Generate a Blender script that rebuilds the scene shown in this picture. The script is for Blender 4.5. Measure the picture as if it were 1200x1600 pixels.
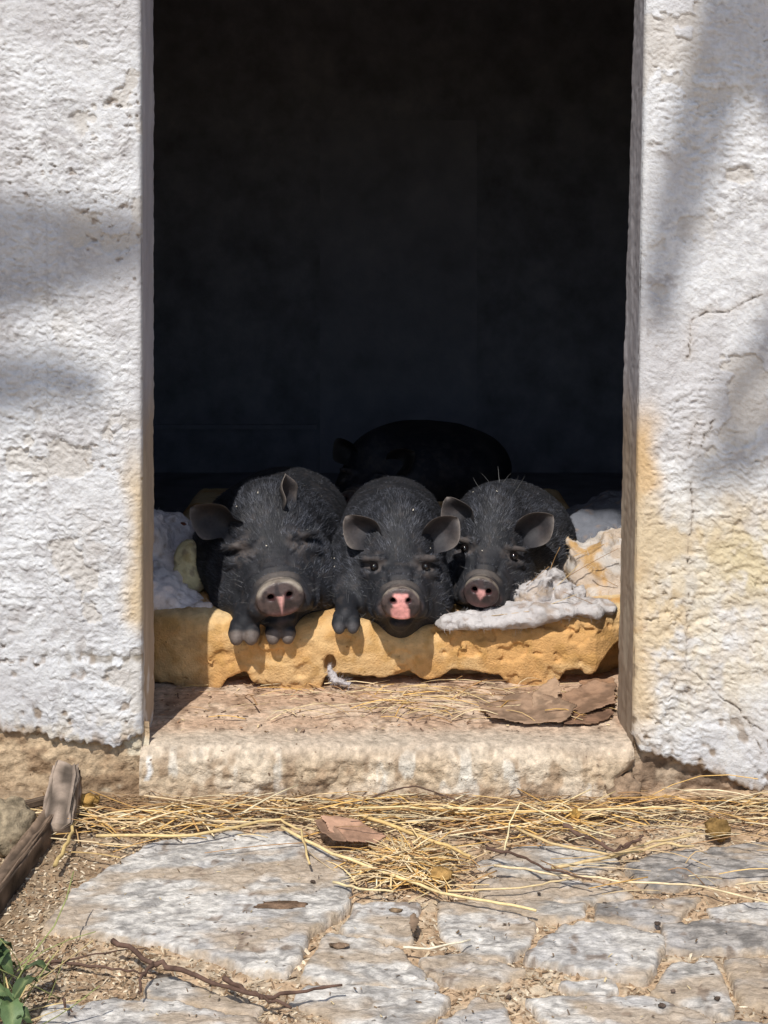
import bpy, math, random
import numpy as np
from mathutils import Vector

rng = np.random.default_rng(7)
random.seed(7)
R = math.radians
scene = bpy.context.scene
for o in list(bpy.data.objects):
    bpy.data.objects.remove(o)

# ------------------------------------------------------------------ camera, sky, sun, exposure
CAM_D, CAM_H, F = 2.2, 0.906, 2136.0      # metres to the wall, height, focal length in photo pixels (1200 x 1600)
HOR, CX = 370.0, 600.0
cam_d = bpy.data.cameras.new('camera')
cam = bpy.data.objects.new('camera', cam_d)
scene.collection.objects.link(cam)
cam.location = (0, -CAM_D, CAM_H)
cam.rotation_euler = (R(90), 0, 0)
cam_d.sensor_fit = 'AUTO'
cam_d.sensor_width = 36
cam_d.lens = F / 1600 * 36
cam_d.shift_y = -(800 - HOR) / 1600
cam_d.clip_start = 0.02
cam_d.clip_end = 500
scene.camera = cam

SUN_EL, SUN_AZ = 54.0, 14.5               # height, and degrees to the left of the camera axis
sdir = Vector((-math.sin(R(SUN_AZ)) * math.cos(R(SUN_EL)), -math.cos(R(SUN_AZ)) * math.cos(R(SUN_EL)), math.sin(R(SUN_EL))))
w = bpy.data.worlds.new('World')
scene.world = w
w.use_nodes = True
wn = w.node_tree.nodes
bg = wn['Background']
sky = wn.new('ShaderNodeTexSky')
sky.sky_type = 'NISHITA'
sky.sun_disc = False
sky.sun_elevation = R(SUN_EL)
sky.sun_rotation = R(180 + SUN_AZ)
w.node_tree.links.new(sky.outputs[0], bg.inputs[0])
bg.inputs[1].default_value = 0.12
sl = bpy.data.lights.new('sun', 'SUN')
sl.energy = 4.2
sl.angle = R(0.53)
sl.color = (1.0, 0.955, 0.885)
so = bpy.data.objects.new('sun', sl)
scene.collection.objects.link(so)
so.rotation_euler = sdir.to_track_quat('Z', 'Y').to_euler()
so.location = (-3, -6, 8)
vs = scene.view_settings
vs.view_transform = 'Standard'
vs.look = 'None'
vs.gamma = 1
vs.exposure = 0.06
vs.use_curve_mapping = False

# ------------------------------------------------------------------ helpers
def P(px, py, Y):
    """point at depth Y behind the wall face seen at photo pixel px, py"""
    k = (CAM_D + Y) / F
    return np.array([(px - CX) * k, Y, CAM_H - (py - HOR) * k])

def G(px, py, z=0.0):
    """point at height z on the ground seen at photo pixel px, py"""
    d = (CAM_H - z) * F / (py - HOR)
    return np.array([(px - CX) * d / F, d - CAM_D, z])

def hsh(ix, iy, iz, seed):
    n = (ix * 374761393 + iy * 668265263 + iz * 2147483647 + seed * 144269504) & 0xffffffff
    n = ((n ^ (n >> 13)) * 1274126177) & 0xffffffff
    n = ((n ^ (n >> 15)) * 2246822519) & 0xffffffff
    return ((n ^ (n >> 16)) & 0xffffff) / 16777215.0

def vn2(x, y, seed=0):
    x = np.asarray(x, float); y = np.asarray(y, float)
    fx, fy = np.floor(x), np.floor(y)
    ix, iy = fx.astype(np.int64), fy.astype(np.int64)
    tx, ty = x - fx, y - fy
    tx = tx * tx * tx * (tx * (tx * 6 - 15) + 10); ty = ty * ty * ty * (ty * (ty * 6 - 15) + 10)
    a = hsh(ix, iy, 0, seed); b = hsh(ix + 1, iy, 0, seed); c = hsh(ix, iy + 1, 0, seed); d = hsh(ix + 1, iy + 1, 0, seed)
    return (a * (1 - tx) + b * tx) * (1 - ty) + (c * (1 - tx) + d * tx) * ty

def vn3(x, y, z, seed=0):
    fx, fy, fz = np.floor(x), np.floor(y), np.floor(z)
    ix, iy, iz = fx.astype(np.int64), fy.astype(np.int64), fz.astype(np.int64)
    tx, ty, tz = x - fx, y - fy, z - fz
    tx = tx * tx * (3 - 2 * tx); ty = ty * ty * (3 - 2 * ty); tz = tz * tz * (3 - 2 * tz)
    def pl(k):
        a = hsh(ix, iy, iz + k, seed); b = hsh(ix + 1, iy, iz + k, seed)
        c = hsh(ix, iy + 1, iz + k, seed); d = hsh(ix + 1, iy + 1, iz + k, seed)
        return (a * (1 - tx) + b * tx) * (1 - ty) + (c * (1 - tx) + d * tx) * ty
    return pl(0) * (1 - tz) + pl(1) * tz

def fbm2(x, y, seed=0, octv=4, gain=0.5):
    s = 0; a = 1; t = 0
    for i in range(octv):
        s = s + a * vn2(x * 2 ** i + 17.3 * i, y * 2 ** i - 9.1 * i, seed + i); t += a; a *= gain
    return s / t

def fbm3(x, y, z, seed=0, octv=3):
    s = 0; a = 1; t = 0
    for i in range(octv):
        s = s + a * vn3(x * 2 ** i + 3.3 * i, y * 2 ** i, z * 2 ** i, seed + i); t += a; a *= 0.5
    return s / t

def sst(a, b, x):
    t = np.clip((x - a) / (b - a), 0, 1)
    return t * t * (3 - 2 * t)

def mix(a, b, t):
    t = np.asarray(t)[..., None]
    return np.asarray(a) * (1 - t) + np.asarray(b) * t

def link(o, parent=None):
    scene.collection.objects.link(o)
    if parent is not None:
        o.parent = parent
    return o

def tag(o, label=None, cat=None, group=None, kind=None):
    if label: o['label'] = label
    if cat: o['category'] = cat
    if group: o['group'] = group
    if kind: o['kind'] = kind
    return o

def empty(name, loc=(0, 0, 0)):
    o = bpy.data.objects.new(name, None)
    o.empty_display_size = 0.05
    o.location = loc
    return link(o)

def mk(name, V, faces, m, parent=None, col=None, smooth=True):
    """mesh object from vertex array and one or more index arrays (n x 3 / n x 4)"""
    V = np.asarray(V, np.float32).reshape(-1, 3)
    if isinstance(faces, np.ndarray): faces = [faces]
    faces = [np.asarray(f, np.int32) for f in faces if len(f)]
    me = bpy.data.meshes.new(name)
    me.vertices.add(len(V)); me.vertices.foreach_set('co', V.ravel())
    tot = np.concatenate([np.full(len(f), f.shape[1], np.int32) for f in faces])
    idx = np.concatenate([f.ravel() for f in faces])
    me.loops.add(len(idx)); me.loops.foreach_set('vertex_index', idx)
    me.polygons.add(len(tot))
    st = np.concatenate([[0], np.cumsum(tot)[:-1]]).astype(np.int32)
    me.polygons.foreach_set('loop_start', st)
    me.polygons.foreach_set('loop_total', tot)
    me.polygons.foreach_set('use_smooth', np.full(len(tot), smooth, bool))
    if col is not None:
        a = me.color_attributes.new('Col', 'FLOAT_COLOR', 'POINT')
        c = np.ones((len(V), 4), np.float32)
        cc_ = np.asarray(col, np.float32)
        if cc_.ndim > 1: c[:, :cc_.shape[-1]] = cc_.reshape(-1, cc_.shape[-1])
        else: c[:, :3] = cc_
        a.data.foreach_set('color', c.ravel())
    me.update(calc_edges=True)
    me.validate()
    if m is not None: me.materials.append(m)
    o = bpy.data.objects.new(name, me)
    if parent is not None and parent.type == 'EMPTY':
        o.matrix_parent_inverse.identity()
        o.location = -Vector(parent.location)
    return link(o, parent)

def grid_faces(n, m):
    i, j = np.meshgrid(np.arange(n - 1), np.arange(m - 1), indexing='ij')
    a = (i * m + j).ravel()
    return np.stack([a, a + m, a + m + 1, a + 1], 1)

class Batch:
    """collects pieces of one mesh"""
    def __init__(s): s.V = []; s.F4 = []; s.F3 = []; s.C = []; s.n = 0
    def add(s, V, F, col=(1, 1, 1)):
        V = np.asarray(V, np.float32).reshape(-1, 3)
        F = np.asarray(F, np.int32)
        (s.F4 if F.shape[1] == 4 else s.F3).append(F + s.n)
        s.V.append(V); s.n += len(V)
        c = np.empty((len(V), 3), np.float32); c[:] = col
        s.C.append(c)
    def build(s, name, m, parent=None, smooth=True):
        fs = []
        if s.F4: fs.append(np.concatenate(s.F4))
        if s.F3: fs.append(np.concatenate(s.F3))
        return mk(name, np.concatenate(s.V), fs, m, parent, np.concatenate(s.C), smooth)

def box(b, lo, hi, col=(1, 1, 1)):
    x0, y0, z0 = lo; x1, y1, z1 = hi
    V = [(x0, y0, z0), (x1, y0, z0), (x1, y1, z0), (x0, y1, z0), (x0, y0, z1), (x1, y0, z1), (x1, y1, z1), (x0, y1, z1)]
    b.add(V, [(0, 3, 2, 1), (4, 5, 6, 7), (0, 1, 5, 4), (1, 2, 6, 5), (2, 3, 7, 6), (3, 0, 4, 7)], col)

def tube(b, pts, rad, sides=6, col=(1, 1, 1), flat=1.0, cap=True):
    pts = np.asarray(pts, float); n = len(pts)
    rad = np.broadcast_to(np.asarray(rad, float), (n,))
    T = np.gradient(pts, axis=0); T /= np.linalg.norm(T, axis=1)[:, None] + 1e-12
    up = np.array([0, 0, 1.0]) if abs(T[0, 2]) < 0.9 else np.array([1.0, 0, 0])
    S = np.cross(T, up); S /= np.linalg.norm(S, axis=1)[:, None] + 1e-12
    U = np.cross(S, T)
    th = np.arange(sides) / sides * 2 * math.pi
    V = pts[:, None] + rad[:, None, None] * (S[:, None] * np.cos(th)[None, :, None] + U[:, None] * np.sin(th)[None, :, None] * flat)
    F = []
    for i in range(n - 1):
        for k in range(sides):
            F.append((i * sides + k, i * sides + (k + 1) % sides, (i + 1) * sides + (k + 1) % sides, (i + 1) * sides + k))
    V = V.reshape(-1, 3)
    c = np.broadcast_to(np.asarray(col, float), (n, 3)) if np.ndim(col) < 2 else np.asarray(col)
    c = np.repeat(c, sides, 0)
    if cap:
        V = np.concatenate([V, pts[:1], pts[-1:]]); c = np.concatenate([c, c[:1] * .8, c[-1:] * .8])
        a, e = n * sides, n * sides + 1
        for k in range(sides):
            F.append((a, (k + 1) % sides, k, k)); F.append((e, (n - 1) * sides + k, (n - 1) * sides + (k + 1) % sides, (n - 1) * sides + (k + 1) % sides))
        F4 = [f for f in F if f[2] != f[3]]; F3 = [f[:3] for f in F if f[2] == f[3]]
        b.F3.append(np.asarray(F3, np.int32) + b.n)
        b.add(V, F4, c)
    else:
        b.add(V, F, c)

# signed distance shapes meshed by surface nets on a rectilinear grid
def nets(Fd, xs, ys, zs):
    nx, ny, nz = Fd.shape
    ins = Fd < 0
    cnt = np.zeros((nx - 1, ny - 1, nz - 1), np.int8)
    for a in (0, 1):
        for b_ in (0, 1):
            for c in (0, 1):
                cnt += ins[a:nx - 1 + a, b_:ny - 1 + b_, c:nz - 1 + c]
    act = (cnt > 0) & (cnt < 8)
    I, J, K = np.nonzero(act)
    idm = np.full(act.shape, -1, np.int32); idm[I, J, K] = np.arange(len(I))
    acc = np.zeros((len(I), 3)); num = np.zeros(len(I))
    corners = [(a, b_, c) for a in (0, 1) for b_ in (0, 1) for c in (0, 1)]
    for c0 in corners:
        for ax in range(3):
            if c0[ax] == 1: continue
            c1 = list(c0); c1[ax] = 1
            f0 = Fd[I + c0[0], J + c0[1], K + c0[2]]; f1 = Fd[I + c1[0], J + c1[1], K + c1[2]]
            m = (f0 < 0) != (f1 < 0)
            t = np.where(m, f0 / np.where(m, f0 - f1, 1), 0)
            p = np.stack([xs[I + c0[0]], ys[J + c0[1]], zs[K + c0[2]]], 1)
            q = np.stack([xs[I + c1[0]], ys[J + c1[1]], zs[K + c1[2]]], 1)
            acc += np.where(m[:, None], p + (q - p) * t[:, None], 0); num += m
    V = acc / num[:, None]
    quads = []
    s = ins
    m = s[:-1] != s[1:]
    i, j, k = np.nonzero(m[:, 1:-1, 1:-1]); j = j + 1; k = k + 1
    q = np.stack([idm[i, j - 1, k - 1], idm[i, j, k - 1], idm[i, j, k], idm[i, j - 1, k]], 1)
    fl = s[i, j, k]; q[~fl] = q[~fl][:, ::-1]; quads.append(q)
    m = s[:, :-1] != s[:, 1:]
    i, j, k = np.nonzero(m[1:-1, :, 1:-1]); i = i + 1; k = k + 1
    q = np.stack([idm[i - 1, j, k - 1], idm[i - 1, j, k], idm[i, j, k], idm[i, j, k - 1]], 1)
    fl = s[i, j, k]; q[~fl] = q[~fl][:, ::-1]; quads.append(q)
    m = s[:, :, :-1] != s[:, :, 1:]
    i, j, k = np.nonzero(m[1:-1, 1:-1, :]); i = i + 1; j = j + 1
    q = np.stack([idm[i - 1, j - 1, k], idm[i, j - 1, k], idm[i, j, k], idm[i - 1, j, k]], 1)
    fl = s[i, j, k]; q[~fl] = q[~fl][:, ::-1]; quads.append(q)
    return V, np.concatenate(quads)

def smin(a, b, k):
    h = np.maximum(k - np.abs(a - b), 0) / k
    return np.minimum(a, b) - h * h * k * .25

def smax(a, b, k): return -smin(-a, -b, k)

def s_ell(x, y, z, c, r):
    x = x - c[0]; y = y - c[1]; z = z - c[2]
    k0 = np.sqrt((x / r[0]) ** 2 + (y / r[1]) ** 2 + (z / r[2]) ** 2)
    k1 = np.sqrt((x / r[0] ** 2) ** 2 + (y / r[1] ** 2) ** 2 + (z / r[2] ** 2) ** 2) + 1e-9
    return k0 * (k0 - 1) / k1

def s_cap(x, y, z, a, b, ra, rb):
    a = np.asarray(a, float); d = np.asarray(b, float) - a
    t = np.clip(((x - a[0]) * d[0] + (y - a[1]) * d[1] + (z - a[2]) * d[2]) / (d @ d), 0, 1)
    return np.sqrt((x - a[0] - t * d[0]) ** 2 + (y - a[1] - t * d[1]) ** 2 + (z - a[2] - t * d[2]) ** 2) - (ra + (rb - ra) * t)

def normals_of(V, Fq):
    n = np.cross(V[Fq[:, 2]] - V[Fq[:, 0]], V[Fq[:, 3 if Fq.shape[1] == 4 else 1]] - V[Fq[:, 1 if Fq.shape[1] == 4 else 0]])
    N = np.zeros_like(V)
    for k in range(Fq.shape[1]): np.add.at(N, Fq[:, k], n)
    return N / (np.linalg.norm(N, axis=1)[:, None] + 1e-12)

# ------------------------------------------------------------------ materials
def mat(name, base=None, rough=0.8, var=0.25, nscale=60, bump=0.3, bscale=200, bdist=0.002, spec=0.3, stretch=(1, 1, 1), sheen=0, sub=0, speck=None):
    """procedural surface: vertex colour (or a base colour) varied by noise, with fine relief"""
    m = bpy.data.materials.new(name); m.use_nodes = True
    nt = m.node_tree; n = nt.nodes; L = nt.links.new
    bs = n['Principled BSDF']
    bs.inputs['Roughness'].default_value = rough
    bs.inputs['Specular IOR Level'].default_value = spec
    if sheen:
        bs.inputs['Sheen Weight'].default_value = sheen
        bs.inputs['Sheen Roughness'].default_value = .5
    if sub:
        bs.inputs['Subsurface Weight'].default_value = sub
        bs.inputs['Subsurface Scale'].default_value = .01
    tc = n.new('ShaderNodeTexCoord'); mp = n.new('ShaderNodeMapping')
    mp.inputs['Scale'].default_value = stretch
    L(tc.outputs['Object'], mp.inputs[0])
    nz = n.new('ShaderNodeTexNoise'); nz.inputs['Scale'].default_value = nscale; nz.inputs['Detail'].default_value = 6; nz.inputs['Roughness'].default_value = .65
    L(mp.outputs[0], nz.inputs[0])
    mr = n.new('ShaderNodeMapRange'); mr.inputs['From Min'].default_value = .25; mr.inputs['From Max'].default_value = .75
    mr.inputs['To Min'].default_value = 1 - var; mr.inputs['To Max'].default_value = 1 + var
    L(nz.outputs[0], mr.inputs[0])
    mx = n.new('ShaderNodeVectorMath'); mx.operation = 'SCALE'
    if base is None:
        at = n.new('ShaderNodeVertexColor'); at.layer_name = 'Col'
        L(at.outputs[0], mx.inputs[0])
        if name == 'pig_skin':
            rm = n.new('ShaderNodeMath'); rm.operation = 'MULTIPLY'; rm.inputs[1].default_value = rough
            L(at.outputs[1], rm.inputs[0]); L(rm.outputs[0], bs.inputs['Roughness'])
    else:
        rg = n.new('ShaderNodeRGB'); rg.outputs[0].default_value = (*base, 1); L(rg.outputs[0], mx.inputs[0])
    L(mr.outputs[0], mx.inputs['Scale'])
    last = mx.outputs[0]
    if speck:
        n2 = n.new('ShaderNodeTexNoise'); n2.inputs['Scale'].default_value = speck[0]; n2.inputs['Detail'].default_value = 3
        L(mp.outputs[0], n2.inputs[0])
        r2 = n.new('ShaderNodeMapRange'); r2.inputs['From Min'].default_value = speck[1]; r2.inputs['From Max'].default_value = speck[1] + .06
        L(n2.outputs[0], r2.inputs[0])
        m2 = n.new('ShaderNodeMix'); m2.data_type = 'RGBA'
        L(r2.outputs[0], m2.inputs['Factor']); L(last, m2.inputs['A']); m2.inputs['B'].default_value = (*speck[2], 1)
        last = m2.outputs['Result']
    L(last, bs.inputs['Base Color'])
    if bump:
        b1 = n.new('ShaderNodeTexNoise'); b1.inputs['Scale'].default_value = bscale; b1.inputs['Detail'].default_value = 5; b1.inputs['Roughness'].default_value = .6
        L(mp.outputs[0], b1.inputs[0])
        bp = n.new('ShaderNodeBump'); bp.inputs['Strength'].default_value = bump; bp.inputs['Distance'].default_value = bdist
        L(b1.outputs[0], bp.inputs['Height']); L(bp.outputs[0], bs.inputs['Normal'])
    return m

M = {}
M['plaster'] = mat('rough_plaster', rough=.9, var=.12, nscale=130, bump=.75, bscale=190, bdist=.003, spec=.2)
M['jamb'] = mat('worn_jamb', rough=.85, var=.15, nscale=40, bump=.3, bscale=120, bdist=.002, stretch=(1, 1, .12), spec=.2)
M['stonebase'] = mat('rough_foundation', rough=.95, var=.5, nscale=85, bump=.8, bscale=130, bdist=.005, spec=.15, speck=(95, .68, (.17, .115, .075)))
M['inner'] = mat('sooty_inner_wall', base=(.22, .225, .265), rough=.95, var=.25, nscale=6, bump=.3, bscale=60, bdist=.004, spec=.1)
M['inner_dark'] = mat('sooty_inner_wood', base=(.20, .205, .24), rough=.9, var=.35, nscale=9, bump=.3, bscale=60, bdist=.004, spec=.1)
M['earth'] = mat('earth_joint', rough=.97, var=.4, nscale=120, bump=.8, bscale=240, bdist=.004, spec=.1)
M['slate'] = mat('paving_slate', rough=.85, var=.45, nscale=120, bump=1.0, bscale=170, bdist=.0035, spec=.25, stretch=(.7, 1.2, 1), speck=(60, .70, (.07, .05, .035)))
M['foam'] = mat('old_foam', rough=.95, var=.2, nscale=60, bump=.9, bscale=260, bdist=.003, speck=(150, .70, (.30, .165, .06)), spec=.1, sub=.0)
M['wad'] = mat('wadding', rough=1, var=.16, nscale=70, bump=.6, bscale=160, bdist=.004, spec=.05)
M['fibre'] = mat('wadding_fibre', rough=1, var=.1, nscale=60, bump=0, spec=.05)
M['skin'] = mat('pig_skin', rough=.62, var=.3, nscale=150, bump=.5, bscale=420, bdist=.0018, spec=.28)
M['hair'] = mat('bristle', rough=.5, var=.2, nscale=80, bump=0, spec=.35)
M['eye'] = mat('eye_gloss', base=(.008, .006, .006), rough=.08, var=.1, bump=0, spec=.6)
M['straw'] = mat('straw', rough=.85, var=.3, nscale=90, bump=.3, bscale=300, bdist=.001, spec=.3)
M['twig'] = mat('twig_bark', rough=.85, var=.3, nscale=120, bump=.6, bscale=220, bdist=.002, spec=.15)
M['wood'] = mat('weathered_wood', rough=.9, var=.35, nscale=45, bump=.8, bscale=70, bdist=.004, spec=.15)
M['leaf'] = mat('dry_leaf', rough=.8, var=.25, nscale=70, bump=.5, bscale=120, bdist=.002, spec=.2)
M['green'] = mat('green_leaf', rough=.55, var=.25, nscale=60, bump=.3, bscale=150, bdist=.002, spec=.35)
M['dung'] = mat('dung', rough=.95, var=.4, nscale=110, bump=.9, bscale=160, bdist=.005, spec=.1)
M['bark'] = mat('tree_bark', base=(.12, .09, .065), rough=.95, var=.35, nscale=14, bump=.9, bscale=25, bdist=.02, spec=.1)

# ------------------------------------------------------------------ building
bld = empty('stable_building', (0, 0, 0))
tag(bld, 'white rough plastered wall around the dark open doorway where the pigs lie', 'building')
LINTEL = 1.58
K0 = CAM_D / F
def zrow(py): return CAM_H - (py - HOR) * K0
def xl_front(z): return np.full_like(np.asarray(z, float), -.3893) + .002 * (z - .2)* -1
def xr_front(z):
    py = HOR + (CAM_H - np.asarray(z, float)) / K0
    return (np.interp(py, [-400, 0, 620, 1165, 1300], [1014, 1009, 998, 989, 988]) - CX) * K0
def xl_back(z): return np.full_like(np.asarray(z, float), -.3908)
def xr_back(z):
    k = (CAM_D + .13) / F
    py = HOR + (CAM_H - np.asarray(z, float)) / k
    return (np.interp(py, [-400, 0, 400, 620, 1130, 1300], [996, 990, 978, 972, 963, 962]) - CX) * k

def seg_dist(px, py, pts):
    d = np.full(px.shape, 1e9)
    for (ax, ay), (bx, by) in zip(pts[:-1], pts[1:]):
        dx, dy = bx - ax, by - ay
        t = np.clip(((px - ax) * dx + (py - ay) * dy) / (dx * dx + dy * dy), 0, 1)
        d = np.minimum(d, np.hypot(px - ax - t * dx, py - ay - t * dy))
    return d

cracks_r = [[(1115, 655), (1098, 690), (1090, 720), (1080, 760), (1083, 800), (1075, 850), (1078, 900), (1073, 1000), (1070, 1040)],
            [(1070, 1040), (1100, 1062), (1120, 1085), (1150, 1105), (1170, 1130), (1215, 1158)],
            [(1070, 1040), (1050, 1075)], [(1105, 488), (1082, 500), (1080, 525), (1075, 560)],
            [(1215, 452), (1165, 470), (1140, 488), (1105, 488)], [(1090, 655), (1075, 700)], [(1170, 1130), (1190, 1180)]]
def plaster(side):
    s = np.concatenate([np.arange(0, .01, .0014), np.arange(.01, .42, .0023), .42 + np.cumsum(.0035 * 1.13 ** np.arange(36))])
    s = s[s < 3.2]
    t = np.concatenate([np.arange(0, 1.25, .0018), 1.25 + np.cumsum(.0035 * 1.13 ** np.arange(31))])
    S, T = np.meshgrid(s, t, indexing='ij')
    xf = xl_front if side < 0 else xr_front
    # ragged lower edge
    if side < 0:
        px0 = 222 - S / K0
        zb = zrow(np.interp(px0, [-900, -100, 0, 60, 120, 180, 222], [1150, 1150, 1146, 1152, 1160, 1166, 1150]))
    else:
        px0 = 988 + S / K0
        zb = zrow(np.interp(px0, [988, 1000, 1040, 1080, 1130, 1165, 1200, 2000], [1152, 1172, 1186, 1196, 1212, 1235, 1243, 1246]))
    zb = zb + .010 * (fbm2(px0 * .06, S * 0 + 3, 5, 3) - .5) + .006 * (vn2(px0 * .22, S * 0, 9) - .5)
    Z = zb + T * (2.6 - zb) / t[-1] if False else zb + T
    Z = np.minimum(Z, 2.62)
    X = xf(Z) + side * S
    # lip: first columns wrap round the corner
    px = CX + X / K0; py = HOR + (CAM_H - Z) / K0
    sd = 31 if side < 0 else 57
    worm = fbm2(X * 85 + 1.6 * vn2(X * 40, Z * 60, 3), Z * 165 + 2.4 * vn2(X * 55, Z * 40, 4), sd, 3, .55)
    wx, wz = 1.3 * vn2(X * 60, Z * 70, 13) + 2 * vn2(X * 22, Z * 22, 14), 1.5 * vn2(X * 60, Z * 60, 15) + 2 * vn2(X * 20, Z * 24, 16)
    crease = np.abs(2 * vn2(X * 75 + wx, Z * 130 + wz, sd + 70) - 1) * .6 + np.abs(2 * vn2(X * 140 - wx, Z * 230 + wz, sd + 71) - 1) * .4
    worm = .55 * worm + .45 * (1 - np.abs(2 * fbm2(X * 70 + 9, Z * 125 + 2.0 * vn2(X * 50, Z * 30, 8), sd + 2, 2) - 1))
    coarse = fbm2(X * 30, Z * 45, sd + 5, 3)
    big = fbm2(X * 5, Z * 6, sd + 9, 3)
    smooth_patch = sst(.52, .66, fbm2(X * 9 + 3, Z * 8, sd + 20, 2))
    amp = (.0066 * (1 - .55 * smooth_patch))
    if side < 0: amp = amp * (1 - .35 * sst(.10, .0, S))
    disp = amp * .75 * (worm - .5) + .0050 * (1 - .6 * smooth_patch) * np.minimum(crease, .55) + .003 * (coarse - .5) + .006 * (big - .5)
    flake = sst(.600, .612, fbm2(X * 12, Z * 13, sd + 80, 5)) * sst(.40, .55, fbm2(X * 5, Z * 4, sd + 85, 2))
    disp -= .0028 * flake
    disp = disp * (.25 + .75 * sst(.0, .022, S))
    pits = sst(.70, .80, fbm2(X * 75, Z * 130, sd + 31, 3)) * sst(.60, .74, fbm2(X * 9, Z * 9, sd + 33, 2))
    disp -= .003 * pits
    col = np.empty(X.shape + (3,)); col[:] = (.61, .615, .63)
    col = mix(col, (.46, .455, .465), .8 * sst(.45, .75, fbm2(X * 14, Z * 11, sd + 40, 4)))
    col = mix(col, (.34, .315, .31), .6 * sst(.60, .8, fbm2(X * 26, Z * 30, sd + 44, 3)))
    col = mix(col, (.70, .705, .71), .7 * sst(.5, .75, worm))
    col = mix(col, (.40, .37, .36), .45 * sst(.13, .03, crease))
    col = mix(col, (.47, .455, .46), .6 * sst(.42, .66, fbm2(X * 6, Z * 4.5, sd + 90, 3)))
    col = mix(col, (.52, .48, .43), .6 * flake)
    col = mix(col, (.26, .20, .155), .7 * pits)
    n1 = fbm2(px * .02, py * .02, sd + 50, 4); n2 = fbm2(px * .05, py * .05, sd + 51, 3)
    if side > 0:
        e = (px - np.interp(py, [600, 1165], [998, 989]))
        m1 = sst(46, 2, e + 40 * (n1 - .5)) * sst(600, 700, py) * sst(1190, 1080, py)
        m2 = np.exp(-(((px - 1060) / 120) ** 2 + ((py - 850) / 85) ** 2)) * sst(.3, .62, n1)
        m3 = np.exp(-(((px - 1180) / 90) ** 2 + ((py - 880) / 60) ** 2)) * sst(.25, .6, n2)
        m4 = np.exp(-(((px - 1040) / 70) ** 2 + ((py - 960) / 90) ** 2)) * sst(.35, .65, n2)
        col = mix(col, (.56, .37, .17), np.clip(.9 * m1, 0, 1))
        col = mix(col, (.60, .48, .31), np.clip(1.1 * m2, 0, .9))
        col = mix(col, (.55, .47, .27), np.clip(1.1 * m3, 0, .85))
        col = mix(col, (.62, .48, .29), np.clip(1.0 * m4, 0, .8))
        m5 = np.exp(-(((px - 1120) / 120) ** 2 + ((py - 960) / 160) ** 2)) * sst(.55, .35, n1)
        col = mix(col, (.70, .65, .54), np.clip(m5, 0, .6))
        m6 = sst(735, 815, py + 90 * (n1 - .5)) * sst(1190, 1030, py + 80 * (n1 - .5)) * (.35 + .65 * sst(.35, .6, n2))
        col = mix(col, (.60, .50, .36), .42 * m6)
        wob = 3 * (vn2(px * .1, py * .1, 77) - .5)
        for cpts in cracks_r:
            d = seg_dist(px + wob * 2, py, cpts) + 1.3 * (vn2(px * .2, py * .2, 78))
            cm = sst(2.4, .6, d + 1.2 * (vn2(px * .09, py * .09, 83) - .3)) * sst(.3, .6, vn2(px * .04, py * .04, 79) + .2)
            disp -= .004 * cm
            col = mix(col, (.16, .12, .09), .8 * cm)
            col = mix(col, (.46, .40, .34), .22 * sst(16, 3, d))
    else:
        e = (222 - px)
        m1 = sst(38, 2, e + 34 * (n1 - .5)) * sst(660, 790, py) * sst(1010, 960, py)
        col = mix(col, (.58, .42, .22), np.clip(.75 * m1, 0, 1))
        m2 = sst(1090, 1165, py) * sst(.42, .6, n2)
        col = mix(col, (.55, .46, .33), .6 * m2)
        m3 = sst(18, 3, np.abs(py - 1027 - 5 * (n1 - .5)) + 30 * np.abs(n2 - .55)) * sst(250, 40, e)
        disp -= .004 * m3
        col = mix(col, (.17, .13, .08), .75 * m3 * sst(.5, .62, vn2(px * .06, py * .1, 91)))
        m4 = np.exp(-(((px - 150) / 45) ** 2 + ((py - 850) / 50) ** 2)) * sst(.35, .6, n2)
        col = mix(col, (.5, .46, .42), .5 * m4)
    # crumbling dirt speckle near the bottom
    low = sst(.26, .0, Z - zb) * sst(.66, .76, fbm2(X * 45, Z * 40, sd + 60, 3))
    col = mix(col, (.24, .17, .11), .85 * low); disp -= .004 * low
    edge = sst(.03, 0, T) * sst(.4, .6, fbm2(X * 70, Z * 50, sd + 66, 2))
    col = mix(col, (.30, .21, .13), .8 * edge)
    Y = -disp
    rr = .007 + .003 * vn2(Z * 40, Z * 0, 12)
    Y = Y + np.where(S < rr, rr - np.sqrt(np.maximum(rr ** 2 - (rr - S) ** 2, 0)), 0)
    Y = Y + np.where(T < .008, .008 - np.sqrt(np.maximum(.008 ** 2 - (.008 - T) ** 2, 0)), 0)
    # side lip and lower lip running back into the wall
    V = np.stack([X, Y, Z], -1)
    lip = V[:1].copy(); lip[..., 1] = .014; lip[..., 0] -= side * .0
    V = np.concatenate([lip, V]); col = np.concatenate([col[:1], col])
    lipb = V[:, :1].copy(); lipb[..., 1] = .06
    V = np.concatenate([lipb, V], 1); col = np.concatenate([col[:, :1] * .8, col], 1)
    f = grid_faces(V.shape[0], V.shape[1])
    if side < 0: f = f[:, ::-1]
    mk('plaster', V, f[:, ::-1], M['plaster'], bld, col.reshape(-1, 3))
plaster(-1); plaster(1)

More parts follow.
